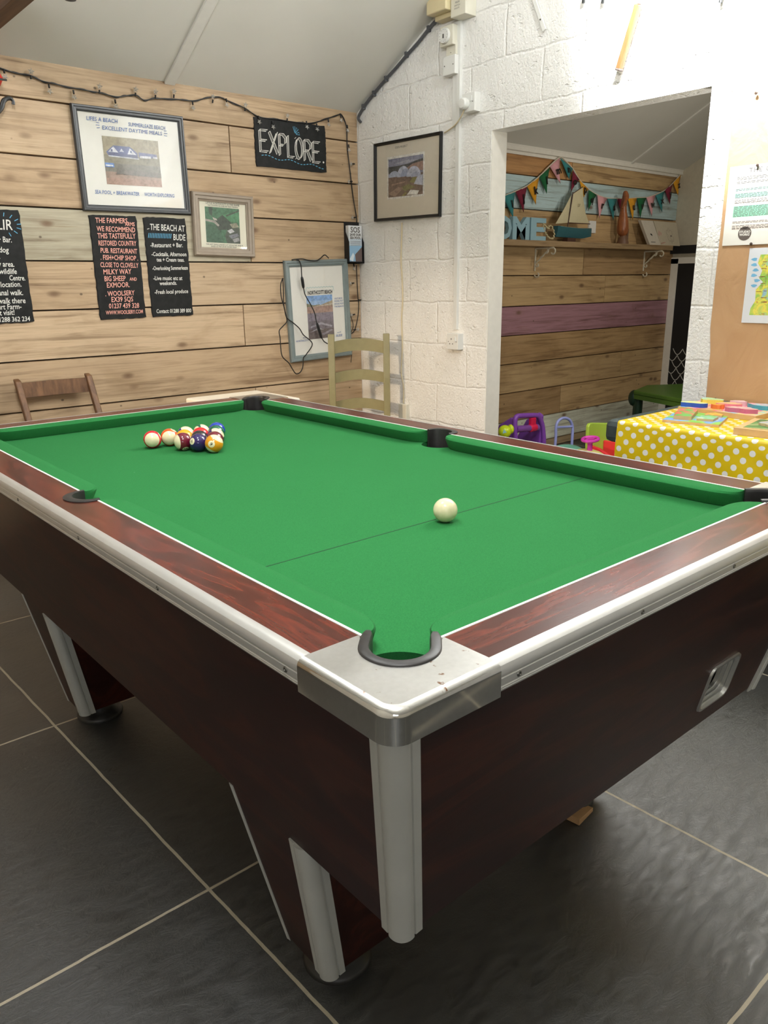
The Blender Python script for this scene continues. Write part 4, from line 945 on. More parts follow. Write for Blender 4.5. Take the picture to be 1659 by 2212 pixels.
# eden domes picture
art = [((132, 134, 156), R_(0, 0, 1, 1)), ((112, 114, 140), [(0, .93), (.4, .98), (1, 1), (0, 1)]), ((160, 160, 176), [(.1, .86), (.6, .92), (.9, .88), (.5, .84)]), ((44, 46, 44), [(0, .62), (0, .80), (.3, .80), (.6, .82), (.9, .89), (1, .90), (1, .62)]), ((150, 116, 100), [(.5, .7), (.7, .8), (1, .84), (1, .6)]),
       ((112, 86, 70), R_(0, 0, 1, .55)), ((170, 178, 200), [(.03 + .14 + .16 * math.cos(a), .52 + .16 * math.sin(a)) for a in [math.pi * k / 12 for k in range(13)]]), ((182, 188, 208), [(.44 + .18 * math.cos(a), .50 + .28 * math.sin(a)) for a in [math.pi * k / 12 for k in range(13)]]),
       ((150, 158, 186), [(.50 + .14 * math.cos(a), .50 + .20 * math.sin(a)) for a in [math.pi * k / 12 for k in range(13)]]), ((186, 190, 208), [(.74 + .20 * math.cos(a), .48 + .26 * math.sin(a)) for a in [math.pi * k / 12 for k in range(13)]]), ((164, 168, 190), [(.8 + .14 * math.cos(a), .46 + .13 * math.sin(a)) for a in [math.pi * k / 12 for k in range(13)]]),
       ((130, 124, 60), [(.62, .34), (.72, .46), (.86, .44), (.80, .3)]), ((176, 180, 196), [(.75, .28), (.85, .46), (1, .5), (1, .22)]), ((120, 118, 60), [(.35, .22), (.6, .3), (.8, .2), (.5, .12)]), ((150, 124, 104), [(0, .1), (.3, .25), (.45, .2), (.2, 0)]), ((222, 220, 214), [(.55, .02), (.66, .14), (.9, .1), (.85, 0)]), ((140, 132, 60), [(.4, 0), (.5, .1), (.56, .08), (.5, 0)]), ((160, 130, 110), [(.1, .34), (.5, .38), (.5, .35), (.1, .3)])]
MAT_BEIGE = plain('beige_mount', (204, 196, 180), 0.7, var=0.015)
framed('framed_picture', 'black-framed photo of white dome greenhouses on the white block wall', right(2.825, 1.785, math.radians(-0.8)), 0.545, 0.418, 0.016, 0.020, plain('black_frame', (28, 28, 28), 0.35), MAT_BEIGE, (-0.155, -0.085, 0.130, 0.115), [((226, 224, 218), R_(-.04, -.05, 1.04, 1.06))] + art,
       [(GREYINK, [('EDEN PROJECT', -.045, .165, .015)])])

MAT_WPL = plain('white_plastic', (226, 226, 222), 0.35, var=0.01); MAT_CPL = plain('cream_plastic', (214, 200, 160), 0.4, var=0.02); MAT_OPL = plain('off_white_plastic', (218, 214, 198), 0.4, var=0.02)
def rp(px, py, off=0.0): q = on(px, py, 0, XW - off); return q.y, q.z
def wbox(name, mat, root, y0, z0, y1, z1, d0, d1, bev=.003):
    return MB().box((XW - d1, min(y0, y1), min(z0, z1)), (XW - d0, max(y0, y1), max(z0, z1))).build(name, mat, root, bev=bev)
# cable trunking
root = thing('cable_trunking', 'white plastic cable trunking running down the block wall to the low socket', 'trunking', (XW, 2.43, 0.99))
wbox('trunking_lid', MAT_WPL, root, 2.442, 0.985, 2.417, 2.47, 0, .018, .001); wbox('trunking_lid', MAT_WPL, root, 2.468, 2.0, 2.443, 2.47, 0, .016, .001)
# fuse boxes at the top
root = thing('fuse_box', 'cream fuse box with a raised cover at the top of the white wall', 'fuse box', (XW, 2.55, 2.5))
wbox('cover', MAT_CPL, root, 2.57, 2.505, 2.435, 2.66, .055, .105, .005); wbox('back_box', MAT_CPL, root, 2.56, 2.485, 2.43, 2.66, 0, .055)
mb = MB(); write(mb, Plane((XW - .1055, 2.52, 2.577), (0, -1, 0), (0, 0, 1)), 'FUSE', 0, 0, .016, 0.0, thick=.0003, shear=0); mb.build('lettering', GREYINK, root, recalc=False)
root = thing('switch_box', 'white switch box beside the cream fuse box at the top of the wall', 'switch box', (XW, 2.38, 2.47))
wbox('back_box', MAT_OPL, root, 2.43, 2.468, 2.33, 2.68, .0, .075)
wbox('switch', MAT_BLKP, root, 2.385, 2.555, 2.372, 2.60, .075, .09)
mb = MB(); pl = Plane((XW - .0756, 2.405, 2.52), (0, -1, 0), (0, 0, 1)); write(mb, pl, 'MAIN', .005, .003, .012, 0); write(mb, pl, 'SWITCH', .0, -.010, .010, 0); write(mb, pl, 'ISOLATE', .0, -.021, .009, 0); mb.build('lettering', GREYINK, root, recalc=False)
# timer, small boxes, sockets
root = thing('heating_timer', 'square cream timer with a round dial below the fuse box', 'timer', (XW, 2.52, 2.38))
ty, tz = rp(964, 77, .05); wbox('body', MAT_OPL, root, ty + .045, tz - .045, ty - .045, tz + .045, 0, .05)
MB().lathe([(.0, 0), (.034, 0), (.036, -.006), (.033, -.014), (0, -.015)], (XW - .05, ty + .006, tz), 28, 'x').build('dial', MAT_WPL, root, smooth=40)
mb = MB()
for k in range(12):
    a = k * math.pi / 6; mb.box((XW - .0657, ty + .006 + .026 * math.cos(a) - .001, tz + .026 * math.sin(a) - .001), (XW - .0647, ty + .006 + .026 * math.cos(a) + .001, tz + .026 * math.sin(a) + .001))
mb.box((XW - .0675, ty + .002, tz - .012), (XW - .064, ty + .010, tz + .006)).build('dial_marks', GREYINK, root)
by, bz = rp(974, 105, .03)
root = thing('junction_box', 'small cream junction box between the timer and the white box', 'junction box', (XW, by, bz)); wbox('body', MAT_OPL, root, by + .034, bz - .030, by - .034, bz + .030, 0, .03)
MB().lathe([(.0, 0), (.0025, 0), (.0025, -.001), (0, -.001)], (XW - .03, by, bz - .018), 8, 'x').build('screw', MAT_SCREW, root)
by, bz = rp(970, 141, .04)
root = thing('junction_box', 'plain square white junction box with two screws, above the plug socket', 'junction box', (XW, by, bz)); wbox('body', MAT_WPL, root, by + .043, bz - .043, by - .043, bz + .043, 0, .042)
for dy in (-.03, .03): MB().lathe([(.0, 0), (.003, 0), (.003, -.001), (0, -.001)], (XW - .042, by + dy, bz), 8, 'x').build('screw', MAT_SCREW, root)
def socket(label, y, z, plug=False):
    root = thing('wall_socket', label, 'socket', (XW, y, z)); wbox('pattress', MAT_WPL, root, y + .043, z - .043, y - .043, z + .043, 0, .034, .002); wbox('face_plate', MAT_WPL, root, y + .043, z - .043, y - .043, z + .043, .034, .042, .003)
    mb = MB(); f_ = XW - .0425
    for a, b, w2, h2 in ((.008, .014, .004, .008), (.019, -.012, .006, .004), (-.003, -.012, .006, .004), (-.030, 0, .004, .004), (.030, 0, .004, .004)):
        mb.box((f_ - .0004, y + a - w2 / 2, z + b - h2 / 2), (f_ + .001, y + a + w2 / 2, z + b + h2 / 2))
    mb.build('pin_holes', plain('dark_slot', (60, 54, 50), .6), root)
    wbox('rocker_switch', MAT_WPL, root, y - .016, z + .002, y - .026, z + .026, .042, .047, .001)
    return root
sy, sz = rp(977.5, 738, .04); socket('low white wall socket at the foot of the trunking', sy, sz)
sy, sz = rp(1012, 221, .04); socket('white wall socket with a round plug in it, up beside the opening', sy, sz)
root = thing('mains_plug', 'white round plug with a cream cord in the upper socket', 'plug', (XW - .042, sy + .018, sz - .008))
MB().lathe([(0, -.0425), (.025, -.0425), (.027, -.05), (.026, -.068), (.020, -.074), (0, -.075)], (XW, sy + .016, sz - .006), 24, 'x').build('plug_body', MAT_WPL, root, smooth=40)
MB().tube(cr([on(a, b, 0, XW - o_) for a, b, o_ in [(1003, 237, .05), (996, 252, .04), (985, 268, .025), (972, 279, .012), (960, 287, .005)]], 6), .0035, 8).build('cord', plain('cream_cable', (214, 200, 168), 0.5), root, smooth=True)
# thin surface cable under the picture with a little switch box
root = thing('wall_cable', 'thin white cable running down the block wall below the dome picture', 'cable', (XW, 2.85, 1.5))
s2 = 320 / 1539
MB().tube(cr([on(780 + a * s2, 480 + b * s2, 0, XW - .005) for a, b in [(425, 5), (422, 150), (415, 400), (425, 560), (432, 800), (422, 1000), (428, 1300), (418, 1560), (440, 1700), (442, 1880)]], 5), .0045, 8).build('cable', plain('cream_cable', (214, 200, 168), 0.5), root, smooth=True)
cy, cz = rp(871, 888, .02)
root = thing('junction_box', 'narrow white junction box low on the block wall at the end of the thin cable', 'junction box', (XW, cy, cz)); wbox('body', MAT_OPL, root, cy + .035, cz - .06, cy - .035, cz + .043, 0, .028)
# grey conduit along the ceiling line
pts = [on(a, b, 0, XW - .014) for a, b in [(949, 38), (930, 58), (905, 90), (880, 118), (857, 145), (833, 172), (808, 202), (788, 228), (779, 243), (774, 255), (779, 264)]]
root = thing('cable_conduit', 'dark grey clipped cable following the slope of the ceiling to the corner', 'cable', tuple(pts[0]))
MAT_GREYC = plain('dark_grey_cable', (84, 86, 90), 0.45)
MB().tube(cr(pts, 4), .0085, 8).build('cable', MAT_GREYC, root, smooth=True)
for a, b in ((926, 62), (878, 118), (834, 170), (808, 202), (785, 231)):
    q = on(a, b, 0, XW - .012); MB().box((q.x - .010, q.y - .008, q.z - .014), (q.x + .012, q.y + .008, q.z + .014)).build('cable_clip', MAT_GREYC, root, bev=.003)
# wooden stick and white strip on the wall
def bar3(name, mat, parent, a, b, w_, d_):
    a, b = Vector(a), Vector(b); dd = (b - a).normalized(); s_ = dd.cross(Vector((1, 0, 0))).normalized() * w_ / 2; n_ = Vector((1, 0, 0)) * d_ / 2
    return MB().hexa([a - s_ - n_, a + s_ - n_, a + s_ + n_, a - s_ + n_], [b - s_ - n_, b + s_ - n_, b + s_ + n_, b - s_ + n_]).build(name, mat, parent, bev=.004)
t = NT('varnished_bat_wood'); n = t.noise(t.coords((40, 40, 3)), 1.5, 4); t.base(t.ramp(n, [(0.3, srgb((124, 88, 54))), (0.7, srgb((142, 104, 68)))])); t.b.inputs['Roughness'].default_value = 0.4; MAT_BAT = t.m
a_, b_, c_ = on(1337, 150, 0, XW - .035), on(1379, 10, 0, XW - .035), on(1384, -40, 0, XW - .035)
root = thing('hockey_stick', 'varnished wooden stick hanging upright on the bright white wall', 'stick', tuple(a_))
bar3('shaft', MAT_BAT, root, a_, b_, .026, .022); bar3('end_cap', plain('grey_rubber_tip', (110, 98, 92), 0.5), root, a_ - (b_ - a_).normalized() * .006, a_ + (b_ - a_).normalized() * .004, .028, .024); bar3('grip', MAT_WPL, root, b_, c_, .028, .024)
a_, b_ = on(1176, 66, 0, XW - .012), on(1150, -12, 0, XW - .012)
root = thing('metal_bracket_strip', 'white painted flat metal strip screwed diagonally on the upper wall', 'metal strip', tuple(a_))
bar3('strip', MAT_WPL, root, a_, b_, .022, .006); q = a_.lerp(b_, .3); MB().lathe([(0, 0), (.004, 0), (.004, -.002), (0, -.003)], (q.x - .003, q.y, q.z), 10, 'x').build('screw', MAT_SCREW, root)
for k, (a, b) in enumerate(((1261, -6), (1303, -6), (1558, -8))):
    q = on(a, b, 0, XW - .02)
    o = MB().tube([q + Vector((.02, 0, .01)), q, q + Vector((0, 0, -.022))], .007, 8).build('wall_hook', plain('black_iron', (20, 22, 22), 0.3), None, smooth=True, origin=q)
    tag(o, ['small dark hook, left one of the pair at the top edge of the white wall', 'small dark hook, right one of the pair at the top edge of the white wall', 'small dark hook high above the brown paper board'][k], 'hook')
# brown paper with notices
t = NT('brown_kraft_paper'); n = t.noise(t.coords((1, 3, 2)), 2.5, 4, 0.5, 1.0); t.base(t.ramp(n, [(0.3, srgb((190, 150, 110))), (0.7, srgb((200, 162, 122)))])); t.b.inputs['Roughness'].default_value = 0.55; t.bump(n, 0.6, 0.012); MAT_KRAFT = t.m
root = thing('paper_backing', 'big sheet of brown paper pinned to the white wall right of the opening', 'paper')  if False else thing('paper_backing', 'big sheet of brown paper pinned to the white wall right of the opening', 'paper', (XW, .5, 1.3))
mb = MB(); NN = 12
g = []
for j in range(NN + 1):
    for i in range(9):
        y = 0.985 - (.012 if j < 3 else 0) - i * .18; z = 0.752 + (1.90 - .752) * j / NN; g.append((XW - .004 - .003 * abs(math.sin(i * 1.3 + j * .9)), y, z + (.012 * math.sin(i * 2.1) if j == NN else 0)))
mb.add(g, [(j * 9 + i, j * 9 + i + 1, (j + 1) * 9 + i + 1, (j + 1) * 9 + i) for j in range(NN) for i in range(8)])
mb.build('brown_paper', MAT_KRAFT, root, smooth=180)
MAT_PIN = plain('dark_pin', (70, 56, 48), 0.4)
def pin(px_, py_, root):
    q = on(px_, py_, 0, XW - .016); MB().lathe([(0, .006), (.002, .004), (.005, 0), (.006, -.003), (0, -.006)], q, 10, 'x').build('drawing_pin', MAT_PIN, root, smooth=40)
pin(1634, 201, root); pin(1546, 862, root)
# canal walk sheet
A = on(1580, 361, 0, XW - .012); B = on(1565, 531, 0, XW - .012)
pl = Plane((XW - .011, A.y + .004, B.z), (0, -1, 0), (0, 0, 1), 0.0); hh = A.z - B.z; ww = hh * .72
root = thing('information_sheet', 'white printed sheet headed THE CANAL WALK with green highlighted paragraphs', 'paper sheet', tuple(pl.o))
mb = MB(); pl.box(mb, 0, 0, 0, ww, hh, .0008); mb.build('sheet', MAT_PAPER, root)
mb = MB()
for y0, y1, c in ((.72, .66, (180, 226, 208)), (.66, .60, (168, 222, 200)), (.50, .36, (150, 214, 184)), (.31, .20, (240, 226, 216)), (.585, .52, (244, 236, 226))):
    mb.c = srgb(c); pl.poly(mb, R_(.03, y1 * hh, ww - .02, y0 * hh), .0010)
mb.build('highlight', MAT_PRINT, root, colors=True, recalc=False)
mb = MB(); rr = random.Random(4)
for yy in [.86, .845, .83, .80, .785, .71, .695, .65, .635, .62, .605, .575, .56, .545, .535, .49, .475, .46, .445, .43, .415, .40, .385, .37, .30, .285, .25, .235, .22, .21]:
    x = .032
    while x < ww - .04:
        l_ = .006 + .014 * rr.random(); stroke(mb, pl, [(x, yy * hh), (x + l_, yy * hh)], .0019, .0012); x += l_ + .003
write(mb, pl, 'THE CANAL WALK', .075, .905 * hh, .024, .0012, thick=.0002, shear=0, space=1.25)
mb.build('lettering', GREYINK, root, recalc=False)
cxs, czs = .085, .085 * 1.0
mb = MB(); pl.poly(mb, [(cxs + .026 * math.cos(a), .042 + .026 * math.sin(a)) for a in [k * math.pi / 12 for k in range(24)]], .0012); mb.build('round_logo', plain('brown_grey_logo', (98, 88, 82), .6), root, recalc=False)
mb = MB(); write(mb, pl, 'STUDIO', cxs, .044, .012, .0014, thick=.0004, align='CENTER', shear=0); write(mb, pl, 'WORKS', cxs, .034, .011, .0014, thick=.0004, align='CENTER', shear=0)
for k, (a, b) in enumerate(((.13, .04), (.155, .043), (.18, .04))): stroke(mb, pl, [(a, b), (a + .006, b + .008), (a + .012, b)], .0015, .0014)
mb.build('logo_lettering', MAT_PAPER, root, recalc=False)
pin(1637, 357, root); pin(1623, 527, root)
# map sheet
A = on(1622, 536, 0, XW - .012); B = on(1603, 697, 0, XW - .012)
pl = Plane((XW - .011, A.y + .004, B.z), (0, -1, 0), (0, 0, 1), 0.0); hh = A.z - B.z; ww = hh * .75
root = thing('illustrated_map', 'colourful illustrated map sheet pinned below the canal walk notice', 'map', tuple(pl.o))
mb = MB(); pl.box(mb, 0, 0, 0, ww, hh, .0008); mb.build('sheet', plain('cool_white_paper', (226, 230, 238), .5, var=.01), root)
t = NT('printed_map'); v = t.coords(); n = t.noise(v, 16, 3, 0.5, 0.6); c = t.ramp(n, [(0.36, srgb((120, 190, 90))), (0.44, srgb((170, 208, 96))), (0.52, srgb((240, 226, 96))), (0.58, srgb((190, 214, 110))), (0.66, srgb((150, 200, 220)))])
n2 = t.noise(v, 120, 4, 0.7, 1.0); c = t.mix(t.ramp(n2, [(0.60, (0, 0, 0)), (0.64, (1, 1, 1))]), c, srgb((190, 110, 70))); t.base(c); t.b.inputs['Roughness'].default_value = .5
mb = MB(); pl.poly(mb, [(.028, .03), (ww - .01, .03), (ww - .01, hh - .025), (.045, hh - .025), (.038, hh * .8), (.058, hh * .7), (.05, hh * .6), (.066, hh * .55), (.042, hh * .45), (.045, hh * .3), (.03, hh * .2)], .0010); mb.build('map_print', t.m, root, recalc=False)
mb = MB()
for k in range(26):
    x, y = .03 + rr.random() * (ww - .06), .03 + rr.random() * (hh - .06); stroke(mb, pl, [(x, y), (x + .012 + .01 * rr.random(), y)], .002, .0013)
mb.build('map_labels', plain('map_label_ink', (150, 70, 50), .6), root, recalc=False)
mb = MB()
for k in range(6):
    x, y = .022 + .02 * rr.random(), hh * (.5 + .42 * k / 6); pl.poly(mb, [(x + .011 * math.cos(a) * (1 + .3 * math.sin(3 * a + k)), y + .006 * math.sin(a)) for a in [q * math.pi / 6 for q in range(12)]], .0011)
mb.build('map_sea', plain('map_sea_blue', (120, 186, 226), .6), root, recalc=False)

# ------------------------------------------------------------------ alcove: shelf and what stands on it
YS = 2.90; ZS = 1.497
t = NT('old_shelf_board'); v = t.coords((2, 20, 20)); n = t.noise(v, 1.5, 5, .6, .5); t.base(t.ramp(n, [(0.3, srgb((118, 94, 66))), (0.55, srgb((160, 134, 98))), (0.75, srgb((146, 118, 84)))])); t.b.inputs['Roughness'].default_value = .6; MAT_SHELF = t.m
root = thing('wall_shelf', 'long worn wooden shelf on scrolled brackets in the alcove', 'shelf', (4.3, YA, ZS))
MB().box((XW + TH, YS, ZS - .038), (5.60, YA - .03, ZS)).build('shelf_board', MAT_SHELF, root, bev=.003)
MAT_IRONW = plain('cream_iron', (206, 198, 176), 0.45)
def spiral(c, r, a0, turns, sgn=1, n=18):
    return [(0, c[0] + r * (1 - .55 * k / n) * math.cos(a0 + sgn * turns * 2 * math.pi * k / n), c[1] + r * (1 - .55 * k / n) * math.sin(a0 + sgn * turns * 2 * math.pi * k / n)) for k in range(n + 1)]
for bx in (4.02, 5.42):
    yb, zt_ = YA - .034, ZS - .045; L = lambda l_: [(bx, yb - a, zt_ - b) for a, b in l_]
    mb = MB(); mb.tube(L([(0, 0), (0, .07), (0, .15)]), .0065, 6); mb.tube(L([(.0, .0), (.08, 0), (.155, .0)]), .0065, 6)
    tw = [(0.005 + .12 * k / 14 , .10 - .10 * k / 14) for k in range(15)]; mb.tube([Vector(p) + Vector((.002 * math.cos(k * 1.6), .002 * math.sin(k * 1.6), 0)) for k, p in enumerate(L(tw))], .006, 6)
    mb.build('bracket', MAT_IRONW, root, smooth=True)
    mb = MB()
    for c_, r_, a0, sg in (((.150, .025), .025, math.pi / 2, 1), ((.095, .022), .018, math.pi / 2, 1), ((.022, .175), .022, math.pi, -1), ((.020, .110), .014, math.pi, -1)):
        n_ = 16; P = []
        for k in range(n_ + 1):
            a = a0 - sg * 1.35 * math.pi * k / n_; rr_ = r_ * (1 - .5 * k / n_); P.append((bx, yb - c_[0] - rr_ * math.cos(a), zt_ - c_[1] + rr_ * math.sin(a)))
        mb.tube(P, .0055, 6)
    mb.build('scroll', MAT_IRONW, root, smooth=True)
YI = 2.955
MAT_LBLUE = plain('pale_blue_paint', (146, 182, 194), 0.5, var=.03)
def letter(ch, px0, px1, label):
    a = on(px0, 515, 1, YI); b = on(px1, 515, 1, YI); vs, fs = text2d(ch, 1.0, 0.035, 'LEFT', 0, 1)
    x0 = min(v[0] for v in vs); x1 = max(v[0] for v in vs); y0 = min(v[1] for v in vs); y1 = max(v[1] for v in vs)
    hh = 0.148; ww = b.x - a.x; F = lambda v, d: (a.x + (v[0] - x0) / (x1 - x0) * ww, YI + d, ZS + (v[1] - y0) / (y1 - y0) * hh)
    mb = MB(); n = len(vs); mb.add([F(v, 0) for v in vs] + [F(v, .03) for v in vs], list(fs) + [tuple(n + i for i in f[::-1]) for f in fs])
    ec = {}
    for f in fs:
        for i in range(len(f)): k = (f[i], f[(i + 1) % len(f)]); ec[k] = 1
    sd = [(k[1], k[0], n + k[0], n + k[1]) for k in ec if (k[1], k[0]) not in ec]
    mb.f += [list(q) for q in sd]; mb.fc += [mb.c] * len(sd); mb.fm += [0] * len(sd); mb.fs += [mb.sh] * len(sd)
    o = mb.build('wooden_letter', MAT_LBLUE, None, origin=(a.x, YI, ZS)); tag(o, label, 'letter', 'pale blue letters on the shelf')
letter('H', 1040, 1068, 'pale blue wooden letter H on the shelf, mostly hidden by the white wall'); letter('O', 1076, 1105, 'pale blue wooden letter O on the shelf, partly hidden by the white wall')
letter('M', 1107, 1143, 'pale blue wooden letter M on the shelf'); letter('E', 1146, 1179, 'pale blue wooden letter E on the shelf beside the bead garland')
s7 = 160 / 1659
def c7(x, y, Y=YI): return on(1080 + x * s7, 460 + y * s7, 1, Y)
# bead garland
loop = cr([c7(x, y) for x, y in [(970, 250), (1000, 400), (1040, 480), (1090, 545), (1150, 575), (1190, 560), (1215, 480), (1195, 380), (1150, 290), (1095, 300), (1090, 350), (1060, 330), (1020, 290), (970, 250)]], 8)
root = thing('bead_garland', 'small coiled bead garland between the letter E and the model boat', 'garland', (loop[0].x, YI, ZS))
mb = MB(); MAT_BEAD = plain('pale_bead', (206, 192, 150), .35)
for i in range(0, len(loop), 2): mb.ball(loop[i] + Vector((0, .004 * math.sin(i), 0)), .0052, 6, 5)
o = mb.build('beads', MAT_BEAD, root, smooth=True); o['kind'] = 'stuff'
MB().tube(loop, .0018, 5).build('thread', MAT_BEAD, root)
# model boat
s8 = 500 / 1659
def c8(x, y, Y=YI): return on(1060 + x * s8, 180 + y * s8, 1, Y)
bl, br_ = c8(467, 1030), c8(722, 1048); root = thing('model_sailboat', 'model sailing boat with cream sails and a blue-green hull on the shelf', 'model boat', ((bl.x + br_.x) / 2, YI, ZS))
rings = []
for k in range(15):
    u = k / 14; x = bl.x + (br_.x - bl.x) * u; hb = .030 * math.sin(math.pi * min(1, .18 + u * .80)) ** .6 * (1 if u < .97 else .3); zt_ = bl.z + (br_.z - bl.z) * u + .008 * (2 * u - 1) ** 2; zb_ = ZS + .026 + .018 * max(0, u - .75) / .25 + .006 * (1 - u)
    rings.append([(x, YI - hb, zt_), (x, YI - hb * .85, (zt_ + zb_) / 2), (x, YI - hb * .2, zb_), (x, YI + hb * .2, zb_), (x, YI + hb * .85, (zt_ + zb_) / 2), (x, YI + hb, zt_)])
MB().loft(rings).build('hull', plain('blue_green_hull', (46, 96, 104), .35), root, smooth=50)
MB().loft([[(r_[0][0], YI - .02, r_[0][2] + .001), (r_[0][0], YI + .02, r_[0][2] + .001), (r_[0][0], YI + .02, r_[0][2] + .003), (r_[0][0], YI - .02, r_[0][2] + .003)] for r_ in rings[1:-1]]).build('deck', plain('deck_cream', (170, 160, 130), .5), root)
mt = c8(625, 745); mbse = c8(550, 1022)
MAT_MAST = plain('dark_brown_spar', (72, 44, 32), .5)
MB().tube([mbse - Vector((0, 0, .02)), c8(590, 780)], .0042, 8).build('mast', MAT_MAST, root)
MB().tube([c8(590, 790), c8(660, 742)], .003, 6).tube([c8(555, 1000), c8(712, 1008)], .003, 6).build('spar', MAT_MAST, root)
MAT_SAIL = plain('cream_sailcloth', (206, 196, 160), .8, var=.03)
def sail(pts, nm, bul=.018):
    P = [c8(x, y) for x, y in pts]; c_ = sum(P, Vector()) / len(P) + Vector((0, -bul, 0)); mb = MB(); n = len(P)
    mids = [p.lerp(c_, .5) + Vector((0, -bul * .35, 0)) for p in P]
    mb.add(P + mids + [c_], [(i, (i + 1) % n, n + (i + 1) % n, n + i) for i in range(n)] + [(n + i, n + (i + 1) % n, 2 * n) for i in range(n)]); return mb.build(nm, MAT_SAIL, root, smooth=180)
mainsail = sail([(594, 785), (630, 765), (660, 745), (664, 830), (680, 930), (706, 1004), (620, 1000), (557, 996), (575, 890)], 'mainsail')
sail([(578, 800), (565, 900), (552, 1000), (510, 1003), (465, 1006), (520, 910)], 'jib', .008)
q = c8(625, 885, YI - .024); mb = MB(); write(mb, Plane((q.x, q.y, q.z), (1, 0, 0), (0, 0, 1)), '27', 0, 0, .03, 0, shear=0); mb.build('sail_number', plain('faded_sail_number', (150, 142, 116), .8), root, recalc=False)
MB().box((mbse.x - .02, YI - .022, ZS), (mbse.x + .075, YI + .022, ZS + .027)).build('stand', MAT_MAST, root)
q = c8(712, 1030, YA - .03); root = thing('wall_socket', 'white socket plate on the boards just behind the model boat', 'socket', (q.x, YA - .03, q.z))
MB().box((q.x - .03, YA - .045, q.z - .043), (q.x + .055, YA - .029, q.z + .043)).build('face_plate', MAT_WPL, root, bev=.002)
# wooden duck
s9 = 260 / 1659
def c9(x, y, Y=YI): return on(1230 + x * s9, 380 + y * s9, 1, Y)
root = thing('carved_duck', 'tall carved wooden duck with tucked head, standing on the shelf', 'ornament', (c9(730, 900).x, YI, ZS))
t = NT('carved_orange_wood'); n = t.noise(t.coords((20, 20, 6)), 1.5, 5, .6, .8); t.base(t.ramp(n, [(0.3, srgb((118, 66, 36))), (0.7, srgb((178, 108, 62)))])); t.b.inputs['Roughness'].default_value = .35; MAT_DUCK = t.m
sp = cr([c9(735, 830), c9(735, 740), c9(738, 640), c9(742, 540), c9(745, 450), c9(755, 360), c9(765, 290), c9(772, 235), c9(772, 205)], 5)
rs = [.020, .030, .038, .041, .043, .044, .044, .043, .042, .041, .040, .039, .037, .035, .033, .031, .029, .027, .026, .025, .024, .023, .0225, .022, .022, .0215, .021, .021, .0205, .020, .020, .0195, .019, .019, .018, .0175, .017, .016, .014, .011, .006]
MB().tube(sp, [rs[min(i, 40)] for i in range(len(sp))], 14).build('body', MAT_DUCK, root, smooth=True)
MB().tube(cr([c9(772, 215, YI - .012), c9(790, 290, YI - .024), c9(770, 350, YI - .036), c9(730, 450, YI - .046)], 6), [.012, .014, .016, .017, .0175, .018, .018, .0175, .017, .016, .015, .013, .012, .011, .010, .009, .008, .007, .005], 10).build('tucked_bill', MAT_DUCK, root, smooth=True)
MB().lathe([(0, 0), (.045, 0), (.045, .012), (.03, .05), (.022, .075), (0, .08)], (c9(735, 900).x, YI, ZS), 16).tube([(c9(735, 900).x + .04, YI - .01, ZS + .006), (c9(800, 740).x, YI - .005, ZS + .11)], .008, 8).build('base', plain('brown_wood_base', (112, 82, 62), .5), root, smooth=40)
# canvases
def canvas(pxs, label, col, lean=.03, Y=YI, marks=None):
    P = [c9(x, y, Y) for x, y in pxs]; mb = MB()   # bottom-left, bottom-right, top-right, top-left of the front face
    f = [P[0] + Vector((0, -lean, 0)), P[1] + Vector((0, -lean, 0)), P[2], P[3]]
    for p in f[:2]: p.z = ZS + .001
    o_ = tuple(f[0]); root = thing('canvas_picture', label, 'canvas', o_)
    mb.hexa(f, [p + Vector((0, .026, .004)) for p in f]); mb.build('canvas', plain(label[:14], col, .7, var=.03), root)
    u = (f[1] - f[0]); v = f[3] - f[0]; pl = Plane(f[0], u, v)
    if marks:
        for nm, cc, its in marks:
            mb = MB()
            for it in its: stroke(mb, pl, [(a * u.length, b * v.length) for a, b in it[0]], it[1], .0012)
            mb.build(nm, plain(nm, cc, .7), root, recalc=False)
canvas([(1065, 920), (1215, 920), (1150, 620), (985, 612)], 'small white canvas block with a black dot motif, leaning beside the duck', (206, 198, 184), marks=[('black_motif', (30, 30, 34), [([(.45, .40), (.5, .46)], .022)]), ('grey_caption', (140, 136, 130), [([(.2, .12), (.6, .12)], .008)])])
scr_ = [([(.62 + .18 * math.cos(a) * (.4 + .6 * abs(math.sin(3 * a))), .42 + .34 * math.sin(a) * (.4 + .6 * abs(math.cos(4 * a)))) for a in [k * .22 for k in range(30)]], .003)]
canvas([(1215, 925), (1480, 940), (1475, 645), (1160, 620)], 'wide cream canvas with faint flower drawing and red writing on the shelf', (196, 186, 164), Y=YI + .012, marks=[('flower_sketch', (160, 146, 132), scr_ + [([(.62, .42), (.6, .1)], .003)]), ('red_writing', (190, 90, 84), [([(.04 + .025 * k, .05 + .05 * (k % 2) + .006 * k) for k in range(10)], .0035)]), ('dark_bloom', (70, 56, 56), [([(.66, .38), (.68, .44)], .012)]), ('pink_wash', (196, 164, 150), [([(.05, .4), (.12, .55), (.2, .45)], .03)])])

